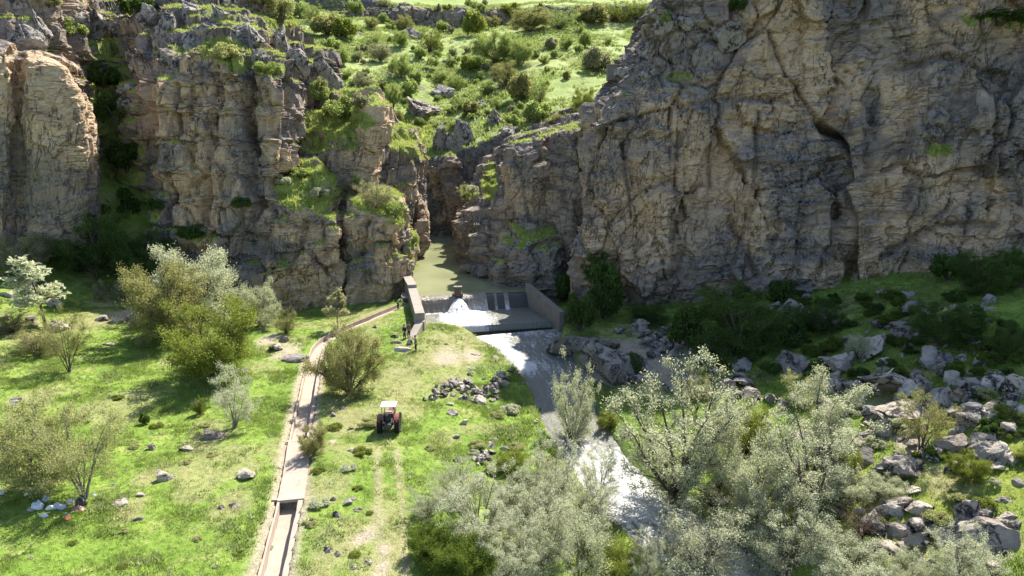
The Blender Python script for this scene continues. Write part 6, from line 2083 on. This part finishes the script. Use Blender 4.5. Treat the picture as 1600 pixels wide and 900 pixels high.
for i, a in enumerate([
    (58, 794, 26, 20, (.55, .58, .66), 'crumpled pale blue rubbish bag at the left of the heap'), (73, 783, 14, 18, (.45, .47, .52), 'upright grey rubbish bag at the back of the heap'),
    (93, 795, 24, 18, (.38, .41, .47), 'large grey rubbish bag in the middle of the heap'), (80, 797, 20, 12, (.75, .76, .74), 'white torn rubbish bag left of the large grey one'),
    (112, 787, 20, 14, (.62, .55, .50), 'dirty white rubbish bag at the right of the heap'), (50, 797, 16, 10, (.40, .28, .24), 'reddish brown sack at the far left of the heap'),
    (128, 790, 22, 22, (.02, .02, .022), 'black rubbish bag at the foot of the bare stems'), (122, 797, 26, 10, (.30, .16, .13), 'reddish cloth at the right foot of the heap'),
    (70, 806, 18, 7, (.68, .68, .62), 'flat white plastic sheet in front of the heap'), (107, 811, 16, 8, (.78, .22, .12), 'orange red plastic bag lying in the grass before the heap'),
    (114, 801, 9, 4, (.75, .60, .28), 'small yellow wrapper above the orange red bag'), (102, 803, 8, 5, (.65, .72, .78), 'small pale blue wrapper above the orange red bag'),
    (42, 774, 10, 6, (.72, .72, .72), 'small white wrapper left behind the heap'), (148, 774, 9, 5, (.75, .75, .72), 'small white scrap in the grass right of the bare stems'),
    (82, 735, 9, 5, (.62, .68, .76), 'pale blue plastic scrap caught in the yellowish shrub'), (2, 772, 12, 10, (.72, .72, .72), 'white plastic bag at the left edge of the view'),
]):
    bag(*a[:5], a[5], 300 + i)

# charred heap, fallen branch, orange pole, pale block on the rim
cp = hit(462, 562)
ch = thing('charred_heap', cp, 'low heap of charred twigs on the bank left of the canal', 'heap')
M_CHAR = flat_mat('charred_wood', (.045, .035, .032), .95, var=.5, scale=6)
M_ASH = flat_mat('grey_ash', (.22, .19, .175), .95, var=.3, scale=3, bump=.3)
me = stone_mesh(401, 3, .2, 4)
me.materials.append(M_ASH)
o = link('ash_mound', me, parent=ch)
o.scale = (1.5, 1.1, .35)
q = random.Random(5)
for i in range(46):
    a, b, r_ = q.uniform(0, 6.28), q.uniform(-.5, .5), q.uniform(.1, 1.25)
    c = Vector((math.cos(a) * r_ * 1.1, math.sin(a) * r_ * .8, .36 - .2 * r_ + q.uniform(0, .12)))
    d = Vector((math.cos(a + 1.3 + b), math.sin(a + 1.3 + b), q.uniform(-.2, .35))) * q.uniform(.2, .55)
    MB().tube([c - d, c + d * .2 + Vector((0, 0, .05)), c + d], [.035, .03, .015], 5).build('charred_stick', M_CHAR, ch)

fp = hit(1348, 628)
br = thing('fallen_branch', (fp[0], fp[1], fp[2] + .25), 'bleached fallen branch leaning across the broad tilted slab', 'branch')
M_BLEACH = flat_mat('bleached_wood', (.55, .49, .40), .9, var=.15)
e0, e1 = Vector((0, 0, .1)), Vector(P(1396, 575, fp[1] + .3)) - Vector((fp[0], fp[1], fp[2] + .25))
MB().tube([e0 - (e1 - e0) * .15, e0.lerp(e1, .3) + Vector((0, 0, .12)), e0.lerp(e1, .7) + Vector((.1, 0, .05)), e1], [.13, .11, .08, .04], 8).build('limb', M_BLEACH, br)
MB().tube([e0.lerp(e1, .3), e0.lerp(e1, .3) + Vector((-.7, -.2, .25))], [.06, .02], 6).build('side_branch', M_BLEACH, br)

op = P(895, 470, 95.6)
pol = thing('leaning_pole', op, 'short orange-brown pole leaning against the cliff beside the retaining wall', 'pole')
MB().tube([(0, 0, -.6), (-.2, .1, 1.4), (-.3, .2, 3.2)], [.13, .12, .1], 8).build('shaft', flat_mat('orange_wood', (.50, .26, .08), .8), pol)
MB().tube([(-.3, .2, 3.2), (-.5, .3, 5.8)], [.03, .02], 5).build('tip_rod', M_GREY, pol)

cb = cliff_hit(955, 112, 8) or P(955, 112, 118)
hut = thing('concrete_block', (cb[0] - .4, cb[1] + 1.5, cb[2] - .8), 'pale concrete block perched on the left rim of the right cliff', 'block')
MB().box((0, 0, 1.1), (1.6, 1.4, 2.2)).build('block_body', M_CONC_DARK, hut, bevel=.06)
MB().box((.2, 0, 2.28), (2.0, 1.6, .16)).build('block_cap', M_CONC, hut, bevel=.03)

# ------------------------------------------------------------------ grass: tufts over the meadow, the hillside and the ledges
def mat_grass(name, a, b, c):
    m = NM(name)
    r = m.rand_obj()
    n = m.noise(m.pos(), .22, 4, .6)
    k = m.mix(m.ramp(n, .35, .65), a, b)
    k = m.mix(m.ramp(r, .55, 1.0), k, c)
    d = m.n.new('ShaderNodeBsdfDiffuse')
    t = m.n.new('ShaderNodeBsdfTranslucent')
    mx = m.n.new('ShaderNodeMixShader')
    mx.inputs[0].default_value = .45
    for s_ in (d, t):
        m.l.new(k, s_.inputs[0])
    m.l.new(d.outputs[0], mx.inputs[1])
    m.l.new(t.outputs[0], mx.inputs[2])
    m.l.new(mx.outputs[0], m.out.inputs['Surface'])
    return m.m


def tuft(seed, blades, w, h, bw):
    r = random.Random(seed)
    V, F = [], []
    for i in range(blades):
        a = r.uniform(0, 6.28)
        d = r.uniform(0, w)
        x, y = math.cos(a) * d, math.sin(a) * d
        b = r.uniform(0, 6.28)
        hh = h * r.uniform(.55, 1.2)
        ln = r.uniform(.1, .6) * hh
        k = len(V)
        V += [(x - math.cos(b) * bw, y - math.sin(b) * bw, -.03), (x + math.cos(b) * bw, y + math.sin(b) * bw, -.03), (x + math.cos(a) * ln, y + math.sin(a) * ln, hh)]
        F.append((k, k + 1, k + 2))
    return mesh_np('tuft', V, F, smooth=False)


def scatter(name, pts, scl, tuft_me, mat, label, cat='grass'):
    src = bpy.data.objects.new('tuft', tuft_me)
    tuft_me.materials.append(mat)
    me = bpy.data.meshes.new(name)
    me.from_pydata([tuple(p_) for p_ in pts], [], [])
    at = me.attributes.new('scl', 'FLOAT', 'POINT')
    at.data.foreach_set('value', np.asarray(scl, np.float32))
    rot = np.zeros((len(pts), 3), np.float32)
    rot[:, 2] = np.random.RandomState(5).uniform(0, 6.28, len(pts))
    at = me.attributes.new('rot', 'FLOAT_VECTOR', 'POINT')
    at.data.foreach_set('vector', rot.ravel())
    o = link(name, me, mat, kind='stuff', label=label, category=cat)
    ng = bpy.data.node_groups.new(name, 'GeometryNodeTree')
    ng.interface.new_socket('Geometry', in_out='INPUT', socket_type='NodeSocketGeometry')
    ng.interface.new_socket('Geometry', in_out='OUTPUT', socket_type='NodeSocketGeometry')
    gi, go = ng.nodes.new('NodeGroupInput'), ng.nodes.new('NodeGroupOutput')
    oi = ng.nodes.new('GeometryNodeObjectInfo')
    oi.inputs['Object'].default_value = src
    oi.inputs['As Instance'].default_value = True
    ip = ng.nodes.new('GeometryNodeInstanceOnPoints')
    a1 = ng.nodes.new('GeometryNodeInputNamedAttribute')
    a1.data_type = 'FLOAT'
    a1.inputs['Name'].default_value = 'scl'
    a2 = ng.nodes.new('GeometryNodeInputNamedAttribute')
    a2.data_type = 'FLOAT_VECTOR'
    a2.inputs['Name'].default_value = 'rot'
    ng.links.new(gi.outputs[0], ip.inputs['Points'])
    ng.links.new(oi.outputs['Geometry'], ip.inputs['Instance'])
    ng.links.new(a1.outputs['Attribute'], ip.inputs['Scale'])
    ng.links.new(a2.outputs['Attribute'], ip.inputs['Rotation'])
    ng.links.new(ip.outputs[0], go.inputs[0])
    md = o.modifiers.new('scatter', 'NODES')
    md.node_group = ng
    return o


rs = np.random.RandomState(9)
M_GRASS = mat_grass('meadow_grass', (.175, .265, .038), (.255, .34, .065), (.36, .41, .15))
M_WEED = mat_grass('coarse_weeds', (.24, .30, .09), (.33, .37, .15), (.42, .44, .24))
M_DRYG = mat_grass('dry_grass', (.40, .37, .17), (.48, .43, .22), (.55, .48, .28))
n = 330000
X = rs.uniform(-66, 70, n)
Y = 26 + 74 * rs.uniform(0, 1, n) ** 1.15
vis = np.abs(X) < (Y * .80 + 5)
d1, zz_, ww_, kk_ = near_path(X, Y, CAN[::4])
d2, z2, w2, _k = near_path(X, Y, RIV[::4])
ins = (X > np.interp(Y, [78, 83, 94, 104, 130], [-12.2, -11.6, -12.6, -15.2, -17]) - .5) & (X < np.interp(Y, [80, 84, 90, 97, 104, 130], [6.0, 6.6, 6.2, 3.2, 9.0, 9.0]) + .6) & (Y > 83.5)
dens = .5 + .5 * fbm(X * .35, Y * .35, o=3, s=33)
j = np.clip(((X - GX0) / GS).astype(int), 0, nxg - 1)
i = np.clip(((Y - GY0) / GS).astype(int), 0, nyg - 1)
br_, dr_ = bare[i, j], dry[i, j]
ok = vis & (d1 > 1.35) & (d2 > w2 + .7) & ~ins & (rs.uniform(size=n) < .35 + .65 * dens) & (rs.uniform(size=n) > br_ * 1.3)
X, Y, dr_, dens = X[ok], Y[ok], dr_[ok], dens[ok]
Zg = gz(X, Y)
dryk = rs.uniform(size=len(X)) < dr_ * .85
near = (d2[ok] < w2[ok] + 5)
tall = (.55 + .9 * sst(.35, .8, dens)) * (1 + .5 * near)
pts = np.stack([X, Y, Zg], 1)
wd = ~dryk & (rs.uniform(size=len(X)) < .10 + .5 * sst(.62, .8, .5 + .5 * fbm(X * .16, Y * .16, o=3, s=37)))
gsel = ~dryk & ~wd
scatter('grass', pts[gsel], (tall * rs.uniform(.6, 1.3, len(X)))[gsel], tuft(1, 12, .24, .14, .02), M_GRASS, 'short fresh green grass covering the meadow and banks')
scatter('dry_grass', pts[dryk], (rs.uniform(.5, 1.0, len(X)))[dryk], tuft(2, 9, .22, .11, .02), M_DRYG, 'thin dry yellow grass on the trodden ground')
scatter('weeds', pts[wd], (tall * rs.uniform(.6, 1.5, len(X)))[wd], tuft(3, 11, .20, .15, .045), M_WEED, 'coarse pale leafy weeds among the meadow grass')
# hillside
n = 60000
X = rs.uniform(-80, 110, n)
Y = rs.uniform(150, 310, n)
dens = .5 + .5 * fbm(X * .06, Y * .06, o=4, s=43)
ok = (np.abs(X - 5) < Y * .32 + 12) & (rs.uniform(size=n) < sst(.3, .75, dens))
X, Y = X[ok], Y[ok]
scatter('hillside_grass', np.stack([X, Y, hill_z(X, Y)], 1), rs.uniform(.8, 2.4, len(X)), tuft(4, 12, .40, .32, .09), mat_grass('hillside_tufts', (.26, .33, .08), (.36, .42, .13), (.42, .42, .2)), 'tufts of grass and low scrub on the far hillside')
# ledges
AV = np.concatenate([a for a, b, c in CLIFF_PTS])
AG = np.concatenate([c for a, b, c in CLIFF_PTS])
AN = np.concatenate([b for a, b, c in CLIFF_PTS])
ok = (rs.uniform(size=len(AV)) < AG * .55) & (AN[:, 2] > .2) & (AG > .35)
AV = AV[ok]
AV = AV[rs.permutation(len(AV))[:70000]]
scatter('ledge_grass', AV, rs.uniform(.6, 1.7, len(AV)), tuft(5, 11, .22, .24, .04), mat_grass('ledge_tufts', (.30, .37, .07), (.44, .50, .13), (.52, .52, .23)), 'grass and low plants growing on the cliff ledges')
